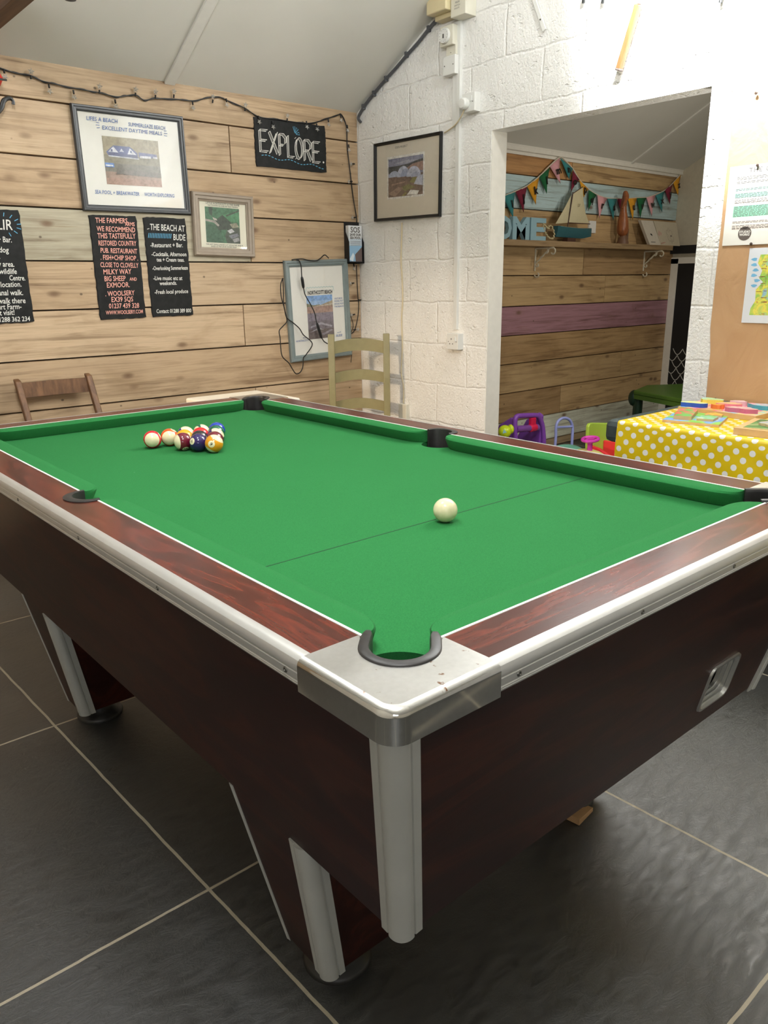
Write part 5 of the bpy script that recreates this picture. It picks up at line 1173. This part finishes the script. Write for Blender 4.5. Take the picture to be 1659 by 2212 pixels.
# bunting
root = thing('alphabet_bunting', 'string of felt pennants with alphabet letters hung above the alcove shelf', 'bunting', (4.6, YA - .05, 2.0))
YBt = YA - .05
top_px = [(60, 830), (90, 810), (175, 775), (262, 735), (350, 665), (425, 590), (495, 530), (530, 550), (590, 615), (635, 690), (700, 755), (760, 797), (835, 822), (910, 825), (985, 825), (1050, 820), (1120, 817), (1185, 795), (1250, 765), (1310, 710), (1368, 645)]
MB().tube(cr([on(1060 + x * s8, 180 + y * s8, 1, YBt) for x, y in top_px], 4), .0045, 6).build('cord', plain('white_cord', (214, 206, 188), .7), root, smooth=True)
TEAL, MAR, YEL, GRN, PNK = (58, 134, 136), (124, 34, 56), (226, 160, 40), (28, 102, 60), (226, 166, 172)
flags = [(90, 812, 175, 775, 163, 972, TEAL, 'i'), (180, 775, 262, 737, 236, 925, MAR, 'j'), (262, 737, 348, 670, 324, 870, YEL, 'k'), (350, 668, 424, 605, 402, 792, GRN, 'l'), (424, 595, 496, 532, 500, 720, PNK, 'm'), (500, 535, 590, 612, 563, 690, TEAL, 'n'),
         (590, 625, 636, 690, 575, 780, MAR, 'o'), (636, 692, 702, 760, 668, 820, YEL, 'p'), (703, 765, 760, 800, 700, 912, GRN, 'q'), (765, 802, 835, 824, 778, 970, PNK, 'r'), (838, 826, 905, 826, 880, 985, TEAL, 's'), (908, 828, 975, 828, 935, 930, MAR, 't'),
         (985, 826, 1048, 822, 1018, 980, YEL, 'u'), (1050, 822, 1116, 820, 1072, 968, GRN, 'v'), (1118, 820, 1182, 800, 1155, 955, PNK, 'w'), (1185, 806, 1246, 768, 1228, 925, TEAL, 'x'), (1250, 765, 1306, 715, 1284, 868, MAR, 'y'), (1309, 712, 1366, 650, 1342, 805, YEL, 'z')]
FM = {c: plain('felt_%s' % n_, c, .9, var=.06) for c, n_ in ((TEAL, 'teal'), (MAR, 'maroon'), (YEL, 'mustard'), (GRN, 'green'), (PNK, 'pink'))}
for x0, y0, x1, y1, x2, y2, c, ch in flags:
    A, B, C = [on(1060 + x * s8, 180 + y * s8, 1, YBt - .004) for x, y in ((x0, y0), (x1, y1), (x2, y2))]
    mb = MB(); ring = []
    N = 5; rows_ = []
    for j in range(N + 1):
        u = j / N; p, q = A.lerp(C, u), B.lerp(C, u); bul = .010 * math.sin(math.pi * u)
        rows_.append([p, p.lerp(q, .5) + Vector((0, -bul, 0)), q + Vector((0, bul * .6, 0))])
    V = [v for r_ in rows_ for v in r_]; F = []
    for j in range(N):
        for i in range(2): F.append((j * 3 + i, j * 3 + i + 1, (j + 1) * 3 + i + 1, (j + 1) * 3 + i))
    mb.add(V, F); fo = mb.build('pennant', FM[c], root, smooth=180)
    sd = fo.modifiers.new('felt', 'SOLIDIFY'); sd.thickness = .0015
    mc = (A + B) / 2; cc_ = mc.lerp(C, .42) + Vector((0, -.014, 0)); d_ = (B - A).normalized()
    up_ = (mc - C).normalized(); mb = MB(); pl = Plane(cc_, (d_.x * .5 + .5, 0, d_.z * .5), (up_.x, 0, up_.z)); write(mb, pl, ch.upper() if ch in 'KEU' else ch, 0, -.018, .068, 0, thick=.003, align='CENTER', shear=0)
    mb.build('letter', INK, fo, recalc=False)
# dark bracket end of the ceiling slope in the alcove
# ------------------------------------------------------------------ toys in the alcove
s10 = 300 / 1659
def t10(x, y, Y): return on(1060 + x * s10, 860 + y * s10, 1, Y)
PUR = plain('purple_toy_plastic', (132, 74, 172), .3, var=.04)
Yp = 2.35
root = thing('purple_push_walker', 'purple plastic push walker with a yellow ball handle, behind the table rail', 'toy walker', (3.12, Yp, 0))
def T10(l_, Y): return [t10(x, y, Y) for x, y in l_]
lf_ = T10([(290, 560), (292, 470), (290, 330), (292, 260), (310, 222), (350, 212)], Yp); rt_ = T10([(500, 206), (560, 212), (590, 250), (615, 320), (628, 420), (632, 560)], Yp)
for p in (Vector((lf_[0].x, Yp, 0.05)),): lf_ = [p] + lf_
rt_ = rt_ + [Vector((rt_[-1].x, Yp, .05))]
MB().tube(cr(lf_ + rt_, 6), .0155, 10).build('handle_arch', PUR, root, smooth=True)
for pth_, dx in ((lf_, -1), (rt_[::-1], 1)):
    x0 = pth_[1].x; P = [(x0, Yp + .02, .03), (x0 + dx * .0, Yp + .26, .03), (x0, Yp + .24, .20), (x0 + (.0), Yp + .12, .40), (x0, Yp + .03, .455), (x0, Yp + .0, .44)]
    mb = MB(); mb.loft([[(a - .012 + (.0 if dx < 0 else -.02), b, c_) for a, b, c_ in P], [(a + .012 + (.0 if dx < 0 else -.02), b, c_) for a, b, c_ in P]]); mb.build('side_panel', PUR, root, bev=.008, bseg=3)
MB().tube(T10([(300, 372), (560, 352)], Yp - .005), .021, 12).build('crossbar', plain('purple_toy_bar', (122, 72, 150), .35), root, smooth=True)
q = t10(496, 355, Yp - .005); MB().lathe([(.0235, -.03), (.0245, 0), (.0235, .03)], (q.x, q.y, q.z), 16, 'x').box((q.x - .022, q.y - .012, q.z + .018), (q.x + .022, q.y + .012, q.z + .062)).build('red_clip', plain('pink_red_plastic', (214, 30, 76), .35), root, bev=.004)
q = t10(168, 400, Yp - .06); q2 = t10(236, 372, Yp - .03)
LIME = plain('lime_plastic', (196, 214, 30), .3)
bo = MB().ball(q, .038, 24, 16).build('ball_handle', LIME, root, smooth=True)
MB().ball(q2, .024, 18, 12, (.7, 1, 1.2)).tube([q, q2], .012, 8).build('ball_neck', LIME, root, smooth=True)
n_ = (CAM - q).normalized(); pl = Plane(q + n_ * .0375, n_.cross(Vector((0, 0, -1))), (0, 0, 1)); mb = MB(); pl.poly(mb, [(-.012, -.012), (.012, -.004), (-.006, .014)], .002); mb.build('triangle_sticker', plain('sticker_blue', (150, 200, 210), .4), root, recalc=False)
for yy in (.06, .22):
    for xx in (lf_[1].x, rt_[-2].x - .02): MB().lathe([(0, -.018), (.035, -.018), (.04, 0), (.035, .018), (0, .018)], (xx, Yp + yy, .04), 16, 'x').build('wheel', LIME, root, smooth=40)
# lilac handle ride-on
LIL = plain('lilac_plastic', (160, 168, 226), .35, var=.03); Yl = 2.42
root = thing('lilac_handle_ride_on', 'ride-on toy with an arched lilac handle and pale teal seat', 'toy ride-on', (3.4, Yl, 0))
arch = T10([(770, 560), (778, 450), (780, 350), (800, 285), (840, 248), (885, 238), (930, 252), (962, 290), (978, 350), (975, 450), (968, 560)], Yl); arch = [Vector((arch[0].x, Yl, .12))] + arch + [Vector((arch[-1].x, Yl, .12))]
MB().tube(cr(arch, 5), .0095, 10).build('push_handle', LIL, root, smooth=True); MB().tube(T10([(785, 350), (975, 340)], Yl), .008, 8).build('crossbar', LIL, root, smooth=True)
q = t10(925, 600, Yl - .16); MB().ball((q.x, q.y, q.z - .012), .075, 24, 12, (1.15, 1.3, .45)).build('seat', plain('pale_teal_plastic', (130, 212, 186), .35), root, smooth=True)
MB().box((q.x - .07, q.y - .14, .05), (q.x + .07, Yl + .03, q.z - .03)).build('body', plain('peach_plastic', (232, 180, 140), .4), root, bev=.02, bseg=3)
for a in (-.09, .09):
    for b in (-.10, .12): MB().lathe([(0, -.015), (.03, -.015), (.035, 0), (.03, .015), (0, .015)], (q.x + a, q.y + b, .035), 16, 'x').build('wheel', LIL, root, smooth=40)
# steering-wheel ride-on
Ys_ = 1.78
q = t10(1190, 492, Ys_); root = thing('steering_wheel_toy_car', 'small toy car with a magenta steering wheel and pale yellow bonnet', 'toy car', (q.x, Ys_, 0))
MAG = plain('magenta_plastic', (206, 60, 176), .35)
MB().tube([(q.x + .042 * math.cos(a), q.y + .042 * math.sin(a), q.z + .006 * math.cos(a)) for a in [k * math.pi / 12 for k in range(24)]], .0085, 8, closed=True).lathe([(0, -.006), (.02, -.004), (.02, .006), (0, .008)], q, 16).tube([q + Vector((-.042, 0, 0)), q + Vector((.042, 0, 0))], .006, 6).build('steering_wheel', MAG, root, smooth=True)
MB().lathe([(0, -.085), (.017, -.085), (.013, -.04), (.016, -.006), (0, -.004)], q, 16).build('steering_column', MAG, root, smooth=40)
q3 = t10(1180, 640, Ys_); MB().ball((q3.x, Ys_ + .02, q3.z - .035), .09, 24, 12, (1.1, 1.2, .5)).box((q3.x - .08, Ys_ - .1, .05), (q3.x + .08, Ys_ + .22, q3.z - .04)).build('bonnet', plain('pale_yellow_plastic', (228, 222, 140), .4), root, smooth=40)
for a in (-.09, .09):
    for b in (-.06, .18): MB().lathe([(0, -.018), (.04, -.018), (.045, 0), (.04, .018), (0, .018)], (q3.x + a, Ys_ + b, .045), 16, 'x').build('wheel', plain('red_toy_plastic', (224, 52, 60), .35), root, smooth=40)
# lime and red child's chair
Yc_ = 2.04; root = thing('toddler_chair', 'small lime-backed child chair with red curved sides, behind the table rail', 'child chair', (3.6, Yc_, 0))
P = T10([(1165, 620), (1168, 400), (1172, 340), (1188, 305), (1225, 296), (1480, 300), (1530, 310), (1560, 360), (1560, 620)], Yc_)
P[0].z = P[-1].z = .16
MB().loft([[p for p in P], [p + Vector((0, .022, .0)) for p in P]]).build('backrest', plain('lime_board', (172, 204, 76), .35, var=.02), root, bev=.006, bseg=3)
q = t10(1430, 600, Yc_); MB().box((P[0].x + .01, Yc_ - .2, .15), (P[-1].x - .01, Yc_, .175)).build('seat', plain('pale_yellow_wood', (226, 206, 136), .5), root, bev=.006)
RED = plain('red_toy_plastic', (224, 52, 60), .35); 
for x_, pts_ in ((P[0].x - .012, [(0, .0), (.03, .0), (.05, .13), (.16, .10), (.22, 0), (.26, 0), (.24, .16), (.16, .25), (.08, .285), (0, .30)]), (on(1334, 960, 1, Yc_ - .1).x, [(0, .0), (.03, .0), (.05, .13), (.16, .10), (.22, 0), (.26, 0), (.25, .20), (.18, .285), (.08, .30), (0, .30)])):
    so = MB().loft([[(x_, Yc_ - a, b) for a, b in pts_], [(x_ + .02, Yc_ - a, b) for a, b in pts_]]).build('side_panel', RED, root, bev=.004)
    MB().lathe([(0, -.001), (.009, -.001), (.009, 0), (0, 0)], (x_, Yc_ - .20, .14), 12, 'x').build('white_dot', plain('cream_dot', (240, 226, 206), .5), so)
# green plastic play table
GRT = plain('green_table_top', (74, 112, 38), .4, var=.04); DGR = plain('dark_green_plastic', (24, 52, 34), .4)
root = thing('green_play_table', 'green plastic children table with dark green legs at the far end of the alcove', 'play table', (4.9, 2.25, 0))
tp_ = [(4.56, 2.52), (4.90, 2.62), (5.35, 2.35), (5.05, 1.75), (4.38, 1.98)]
MB().prism(tp_, .425, .455).build('table_top', GRT, root, bev=.008, bseg=3); MB().prism([(x * .98 + .09, y * .98 + .045) for x, y in tp_], .395, .425).build('apron', GRT, root)
for x_, y_ in ((4.60, 2.50), (4.47, 2.03), (5.0, 1.86), (5.22, 2.32)): MB().loft([[(x_ + .035 * math.cos(a), y_ + .035 * math.sin(a), z_) for a in [k * math.pi / 4 for k in range(8)]] for z_ in (0, .40)]).build('leg', DGR, root, smooth=50)
q = on(1353, 858, 1, 2.55); MB().ball((q.x + .075, 2.53, .395), .055, 16, 12, (.8, .8, 1.1)).build('corner_knob', DGR, root, smooth=True)
# dark green stool with red seat
root = thing('dark_green_stool', 'low dark green and red plastic child stool half hidden behind the spotted cloth', 'stool', (4.2, 2.37, 0))
q = on(1350, 905, 1, 2.38); X0 = q.x
MB().box((X0 - .11, 2.32, 0), (X0 + .16, 2.355, q.z + .012)).build('backrest', DGR, root, bev=.015, bseg=3); MB().box((X0 - .07, 2.305, .18), (X0 + .16, 2.321, q.z + .006)).build('red_panel', plain('dark_red_plastic', (128, 34, 34), .4), root, bev=.006)
MB().box((X0 - .10, 2.08, .15), (X0 + .14, 2.30, .18)).build('seat', DGR, root, bev=.008)
for a in (-.08, .11):
    for b in (2.10, 2.28): MB().box((X0 + a, b, 0), (X0 + a + .025, b + .02, .15)).build('leg', DGR, root)

# ------------------------------------------------------------------ spotted-cloth table
ZTT = .745; FX0, FX1, FY0, FY1 = 1.905, 2.575, -.75, .945
root = thing('folding_table', 'dark plastic folding table against the white wall under the spotted cloth', 'table', (2.2, .1, 0))
t = NT('slate_grey_moulded_plastic'); n = t.noise(t.coords(), 25, 4); t.base(t.ramp(n, [(0.3, srgb((48, 58, 58))), (0.75, srgb((66, 78, 78)))])); t.b.inputs['Roughness'].default_value = .5
MB().box((FX0 + .01, FY0, ZTT - .085), (FX1, FY1 + .062, ZTT - .001)).build('table_top', t.m, root, bev=.022, bseg=2)
for x_ in (FX0 + .10, FX1 - .08):
    for y_ in (FY0 + .15, FY1 - .20): MB().tube([(x_, y_, 0), (x_, y_, ZTT - .05)], .015, 10).build('leg', plain('grey_steel_leg', (120, 120, 120), .4, .6), root, smooth=True)
t = NT('yellow_spotted_oilcloth'); uv = t.n('ShaderNodeUVMap'); sp_ = t.n('ShaderNodeSeparateXYZ'); t.l(uv.outputs[0], sp_.inputs[0])
P_ = .053
a = t.math('DIVIDE', sp_.outputs[0], P_); b = t.math('DIVIDE', sp_.outputs[1], P_)
def frc(v, o_): return t.math('SUBTRACT', t.math('FRACT', t.math('ADD', v, o_)), .5)
d1 = t.math('ADD', t.math('POWER', frc(a, 0.0), 2), t.math('POWER', frc(b, 0.0), 2)); d2 = t.math('ADD', t.math('POWER', frc(a, .5), 2), t.math('POWER', frc(b, .5), 2))
dot = t.math('LESS_THAN', t.math('MINIMUM', d1, d2), .195 ** 2)
t.base(t.mix(dot, srgb((216, 186, 18)), srgb((226, 226, 222)))); t.b.inputs['Roughness'].default_value = .4; MAT_OIL = t.m
rr = random.Random(2)
U, V_ = 60, 34; ys = [FY1 + (FY0 - FY1) * i / U for i in range(U + 1)]
drop = .42; sec = []  # unrolled section: from wall edge over the top, round the fold, down
wid = FX1 - .005 - FX0
for k in range(9): sec.append((wid * k / 8, None))
mb = MB(); vs = []; uvs = []
for i, y in enumerate(ys):
    row = []
    for k in range(9): s_ = wid * k / 8 - (.012 if k == 8 else 0); row.append(((FX1 - .005 - s_, y, ZTT + .0015), s_))
    for k in range(1, 5): a_ = k * math.pi / 8; row.append(((FX0 + .012 - .012 * math.sin(a_), y, ZTT + .0015 - .012 * (1 - math.cos(a_))), wid - .012 + .012 * a_))
    for k in range(1, 22):
        z = ZTT - .0105 - drop * k / 21; dn = (ZTT - z)
        f = .010 * dn / .2 * (math.sin(y * 9 + dn * 22 + 1.2) + .6 * math.sin(y * 21 - dn * 15)) * min(1, dn / .08) + .006 * math.exp(-((y - .45 + dn * 1.6) / .05) ** 2) * min(1, dn / .05)
        row.append(((FX0 - abs(f) * .9 - .002, y, z), wid + .007 + dn))
    vs += [r_[0] for r_ in row]; uvs += [(y, r_[1]) for r_ in row]; NR = len(row)
mb.add(vs, [(i * NR + k, i * NR + k + 1, (i + 1) * NR + k + 1, (i + 1) * NR + k) for i in range(U) for k in range(NR - 1)])
cl_ = mb.build('tablecloth', MAT_OIL, None, origin=(FX0, 0, ZTT), recalc=False)
for p in cl_.data.polygons: p.use_smooth = True
ul = cl_.data.uv_layers.new(name='UVMap')
for lp in cl_.data.loops: ul.data[lp.index].uv = uvs[lp.vertex_index]
tag(cl_, 'yellow oilcloth with white dots draped over the dark folding table', 'tablecloth')
# wooden puzzles
ZP = ZTT + .002
PLY = plain('plywood_edge', (206, 168, 116), .5, var=.05)
def paint(name, stops, sc=14):
    t = NT(name); n = t.noise(t.coords(), sc, 2, .4, .8); t.base(t.ramp(n, [(p, srgb(c)) for p, c in stops])); t.b.inputs['Roughness'].default_value = .35; return t.m
MT_A = paint('painted_animal_scene', [(.35, (110, 186, 70)), (.45, (150, 208, 90)), (.52, (110, 160, 220)), (.62, (132, 178, 232)), (.7, (240, 210, 120))], 12)
MT_B = paint('painted_pastel_scene', [(.32, (150, 200, 210)), (.42, (240, 214, 120)), (.5, (232, 150, 190)), (.58, (230, 110, 90)), (.66, (180, 214, 110))], 12)
MT_C = paint('painted_green_scene', [(.4, (70, 120, 70)), (.55, (96, 150, 84)), (.7, (196, 178, 140))], 12)
def slab(root, name, poly, z0, z1, mat, bev=.0015, topmat=None):
    o = MB().prism(poly, z0, z1).build(name, [mat, topmat or mat], root, bev=0)
    for p in o.data.polygons:
        if p.normal.z > .9: p.material_index = 1
    return o
bd = [(1.992, .820), (2.226, .888), (2.215, .690), (2.028, .630)]
root = thing('puzzle_board', 'thin wooden puzzle board with painted blue and green scene, nearest corner of the spotted cloth', 'puzzle', (2.11, .76, ZP))
slab(root, 'board', bd, ZP, ZP + .009, PLY, topmat=MT_A)
def blob(cx, cy, rx, ry, rot, seed, n=18):
    r0 = random.Random(seed); ph = r0.random() * 6; o = []
    for k in range(n):
        a = 2 * math.pi * k / n; rr_ = 1 + .16 * math.sin(3 * a + ph) + .10 * math.sin(5 * a + ph * 2); x, y = rx * rr_ * math.cos(a), ry * rr_ * math.sin(a)
        o.append((cx + x * math.cos(rot) - y * math.sin(rot), cy + x * math.sin(rot) + y * math.cos(rot)))
    return o
def piece(poly, z0, z1, side, top, label):
    cx = sum(p[0] for p in poly) / len(poly); cy = sum(p[1] for p in poly) / len(poly)
    o = MB().prism(poly, z0, z1).build('puzzle_piece', [plain('wood_side_%d%d%d' % side, side, .45), top], None, origin=(cx, cy, z0))
    for p in o.data.polygons:
        if p.normal.z > .9: p.material_index = 1
    tag(o, label, 'puzzle piece', 'wooden puzzle pieces on the spotted table')
def s11(x, y, z): q = on(1400 + x * 259 / 1659, 850 + y * 259 / 1659, 2, z); return (q.x, q.y)
z1_ = ZP + .009
TOPR = paint('painted_red_green', [(.42, (96, 176, 70)), (.52, (220, 90, 80)), (.7, (230, 120, 90))], 20); TOPG = paint('painted_pale_green', [(.4, (120, 190, 90)), (.55, (150, 200, 190)), (.7, (230, 220, 170))], 22); TOPO = paint('painted_orange', [(.4, (240, 200, 90)), (.55, (232, 150, 60)), (.7, (120, 170, 220))], 22)
piece([s11(*p, z1_ + .016) for p in ((355, 295), (600, 312), (640, 270), (690, 215), (560, 200), (430, 205), (390, 240))], z1_, z1_ + .014, (206, 170, 120), TOPR, 'square red and green wooden piece at the left of the thin board')
piece([s11(*p, z1_ + .008) for p in ((670, 345), (900, 360), (975, 320), (860, 300), (740, 305))], z1_, z1_ + .008, (206, 170, 120), TOPG, 'flat pale green wooden piece near the front edge of the thin board')
piece([s11(*p, z1_ + .008) for p in ((780, 285), (1020, 305), (1040, 285), (930, 262), (820, 265))], z1_, z1_ + .007, (206, 170, 120), TOPO, 'flat orange and blue wooden piece at the back right of the thin board')
bd2 = [(2.250, .905), (2.235, .600), (2.375, .600), (2.46, .60), (2.49, .93)]
root = thing('puzzle_board', 'thick wooden puzzle board in pastel colours, farthest back on the spotted cloth', 'puzzle', (2.35, .75, ZP)); slab(root, 'board', bd2, ZP, ZP + .018, PLY, topmat=MT_B)
z2_ = ZP + .018
for (cx, cy, rx, ry, rot, sd, col, tc_, lab) in ((2.29, .865, .026, .048, .1, 1, (44, 86, 180), [(.4, (240, 226, 120)), (.6, (180, 220, 190))], 'chunky piece with blue sides and yellow top on the thick board'),
        (2.42, .86, .03, .045, .0, 2, (226, 214, 90), [(.4, (200, 220, 120)), (.6, (160, 214, 210))], 'chunky piece with yellow sides at the back left of the thick board'),
        (2.36, .76, .026, .042, .3, 3, (226, 130, 150), [(.4, (240, 180, 150)), (.6, (240, 210, 130))], 'chunky piece with pink sides in the middle of the thick board'),
        (2.285, .675, .026, .052, .1, 4, (190, 100, 130), [(.4, (236, 160, 170)), (.6, (240, 220, 200))], 'chunky piece with deep pink sides at the front right of the thick board'),
        (2.41, .66, .03, .045, .0, 5, (70, 160, 180), [(.4, (150, 210, 220)), (.6, (240, 150, 170))], 'chunky piece with turquoise sides at the back right of the thick board'),
        (2.30, .775, .014, .022, .4, 6, (232, 120, 60), [(.4, (240, 180, 60)), (.6, (236, 110, 80))], 'small orange chunky piece between the blue and deep pink ones'),
        (2.44, .76, .018, .028, .2, 7, (224, 180, 190), [(.4, (244, 220, 224)), (.6, (230, 160, 170))], 'small pale pink chunky piece behind the pink one')):
    piece(blob(cx, cy, rx, ry, rot, sd), z2_, z2_ + .016, col, paint('painted_top_%d' % sd, [(p, c) for p, c in tc_], 24), lab)
root = thing('puzzle_tray', 'framed wooden puzzle tray with a dark green picture at the right edge of the table', 'puzzle', (2.05, .42, ZP))
A, B = Vector((1.945, .54)), Vector((2.17, .575)); dn_ = Vector((.03, -.30)); C_, D_ = B + dn_, A + dn_
q4 = [A, B, C_, D_]; cen = (A + B + C_ + D_) / 4
slab(root, 'tray', [tuple(p) for p in q4], ZP, ZP + .022, PLY)
slab(root, 'picture', [tuple(p.lerp(cen, .16)) for p in q4], ZP + .022, ZP + .0235, PLY, topmat=MT_C)
piece(blob(2.06, .47, .05, .03, .3, 11), ZP + .024, ZP + .032, (196, 170, 130), paint('painted_greys', [(.4, (140, 170, 200)), (.6, (190, 180, 150))], 30), 'flat grey-blue piece lying on the framed tray')

# ------------------------------------------------------------------ chairs and the white table
SAGE = plain('sage_green_paint', (142, 134, 96), .45, var=.05)
PA, PB = Vector((2.235, 3.085, 0)), Vector((2.478, 2.872, 0)); PA, PB = Vector((2.218, 3.07, 0)), Vector((2.462, 2.862, 0))
dch = (PB - PA).normalized(); fw_ = Vector((dch.y, -dch.x, 0)); fw_ = fw_ if fw_.dot(CAM - PA) > 0 else -fw_
root = thing('ladder_back_chair', 'sage green ladder-back chair standing in the corner of the two walls', 'chair', tuple((PA + PB) / 2))
ztop = .952
for P in (PA, PB):
    MB().loft([[P + dch * a * .019 + fw_ * (b * .014 + off_) + Vector((0, 0, z_)) for a, b in ((-1, -1), (1, -1), (1, 1), (-1, 1))] for z_, off_ in ((0, -.03), (.43, .02), (.7, .01), (ztop, -.015))]).build('back_post', SAGE, root, bev=.004)
for z0, z1 in ((ztop - .115, ztop - .045), (ztop - .285, ztop - .225), (ztop - .455, ztop - .395)):
    rings = []
    for k in range(11):
        u = k / 10; p = PA.lerp(PB, u) - fw_ * (.045 * math.sin(math.pi * u) + .005); up = .018 * math.sin(math.pi * u)
        rings.append([p + Vector((0, 0, z0 + up)) - fw_ * .006, p + Vector((0, 0, z0 + up)) + fw_ * .006, p + Vector((0, 0, z1 + up)) + fw_ * .006, p + Vector((0, 0, z1 + up)) - fw_ * .006])
    MB().loft(rings).build('back_slat', SAGE, root, smooth=40)
f0, f1 = PA + fw_ * .38 - dch * .03, PB + fw_ * .38 + dch * .03
MB().hexa([PA + Vector((0, 0, .43)), PB + Vector((0, 0, .43)), f1 + Vector((0, 0, .43)), f0 + Vector((0, 0, .43))], [PA + Vector((0, 0, .455)), PB + Vector((0, 0, .455)), f1 + Vector((0, 0, .455)), f0 + Vector((0, 0, .455))]).build('seat', plain('woven_rush_seat', (182, 150, 96), .7, scale=60), root, bev=.008)
for P in (f0, f1): MB().tube([P - fw_ * .02, P - fw_ * .02 + Vector((0, 0, .44))], .018, 10).build('front_leg', SAGE, root, smooth=True)
MB().tube([f0 - fw_ * .02 + Vector((0, 0, .2)), f1 - fw_ * .02 + Vector((0, 0, .2))], .010, 8).build('stretcher', SAGE, root)
# folding chair
t = NT('old_brown_chair_wood'); n = t.noise(t.coords((20, 20, 5)), 2, 5, .6, .5); t.base(t.ramp(n, [(0.3, srgb((84, 56, 34))), (0.7, srgb((132, 94, 62)))])); t.b.inputs['Roughness'].default_value = .5; BRW = t.m
root = thing('folding_chair', 'old brown wooden folding chair standing against the plank wall', 'chair', (.67, 3.05, 0))
YT_ = 3.20
for x_ in (.512, .838):
    MB().hexa([(x_ - .014 + .02, 2.84, 0), (x_ + .014 + .02, 2.84, 0), (x_ + .014 + .02, 2.875, 0), (x_ - .014 + .02, 2.875, 0)], [(x_ - .014, YT_ - .018, .822), (x_ + .014, YT_ - .018, .822), (x_ + .014, YT_ + .018, .832), (x_ - .014, YT_ + .018, .832)]).build('back_post', BRW, root, bev=.005)
rings = []
for k in range(9):
    u = k / 8; x_ = .515 + .32 * u; yy = YT_ - .012 + .02 * math.sin(math.pi * u)
    rings.append([(x_, yy - .008, .745), (x_, yy + .006, .745), (x_, yy + .014, .812), (x_, yy, .812)])
MB().loft(rings).build('top_rail', BRW, root, smooth=40)
MB().box((.53, 2.70, .41), (.84, 3.02, .43)).build('seat', BRW, root, bev=.005)
for x_ in (.56, .80): MB().hexa([(x_ - .013, 3.08, 0), (x_ + .013, 3.08, 0), (x_ + .013, 3.11, 0), (x_ - .013, 3.11, 0)], [(x_ - .013, 2.72, .42), (x_ + .013, 2.72, .42), (x_ + .013, 2.75, .42), (x_ - .013, 2.75, .42)]).build('front_leg', BRW, root, bev=.004)
# white table behind the far corner
root = thing('white_side_table', 'white-topped table whose rounded corner shows behind the far pocket of the pool table', 'table', (1.23, 2.5, 0))
MB().prism([(1.04 + .02, 2.605)] + arc(1.06, 2.585, .02, 90, 180, 4)[1:] + arc(1.06, 2.25, .02, 180, 270, 4) + arc(1.395, 2.25, .02, 270, 360, 4) + [(1.415, 2.606)], .722, .75).build('table_top', plain('white_laminate', (228, 220, 204), .35, var=.01), root, bev=.006, bseg=3)
for x_ in (1.08, 1.375):
    for y_ in (2.27, 2.57): MB().tube([(x_, y_, 0), (x_, y_, .725)], .014, 10).build('leg', plain('white_metal_leg', (216, 212, 204), .4), root, smooth=True)
# timber wedge on the floor
o = MB().hexa([(.80, .265, .001), (.868, .274, .001), (.862, .30, .001), (.79, .34, .001)], [(.80, .265, .018), (.868, .274, .012), (.862, .30, .012), (.79, .34, .02)]).build('timber_offcut', plain('raw_pine', (176, 138, 96), .6), None, origin=(.84, .28, 0), bev=.001)
tag(o, 'small pale timber offcut lying on the dark floor under the pool table', 'wood block')
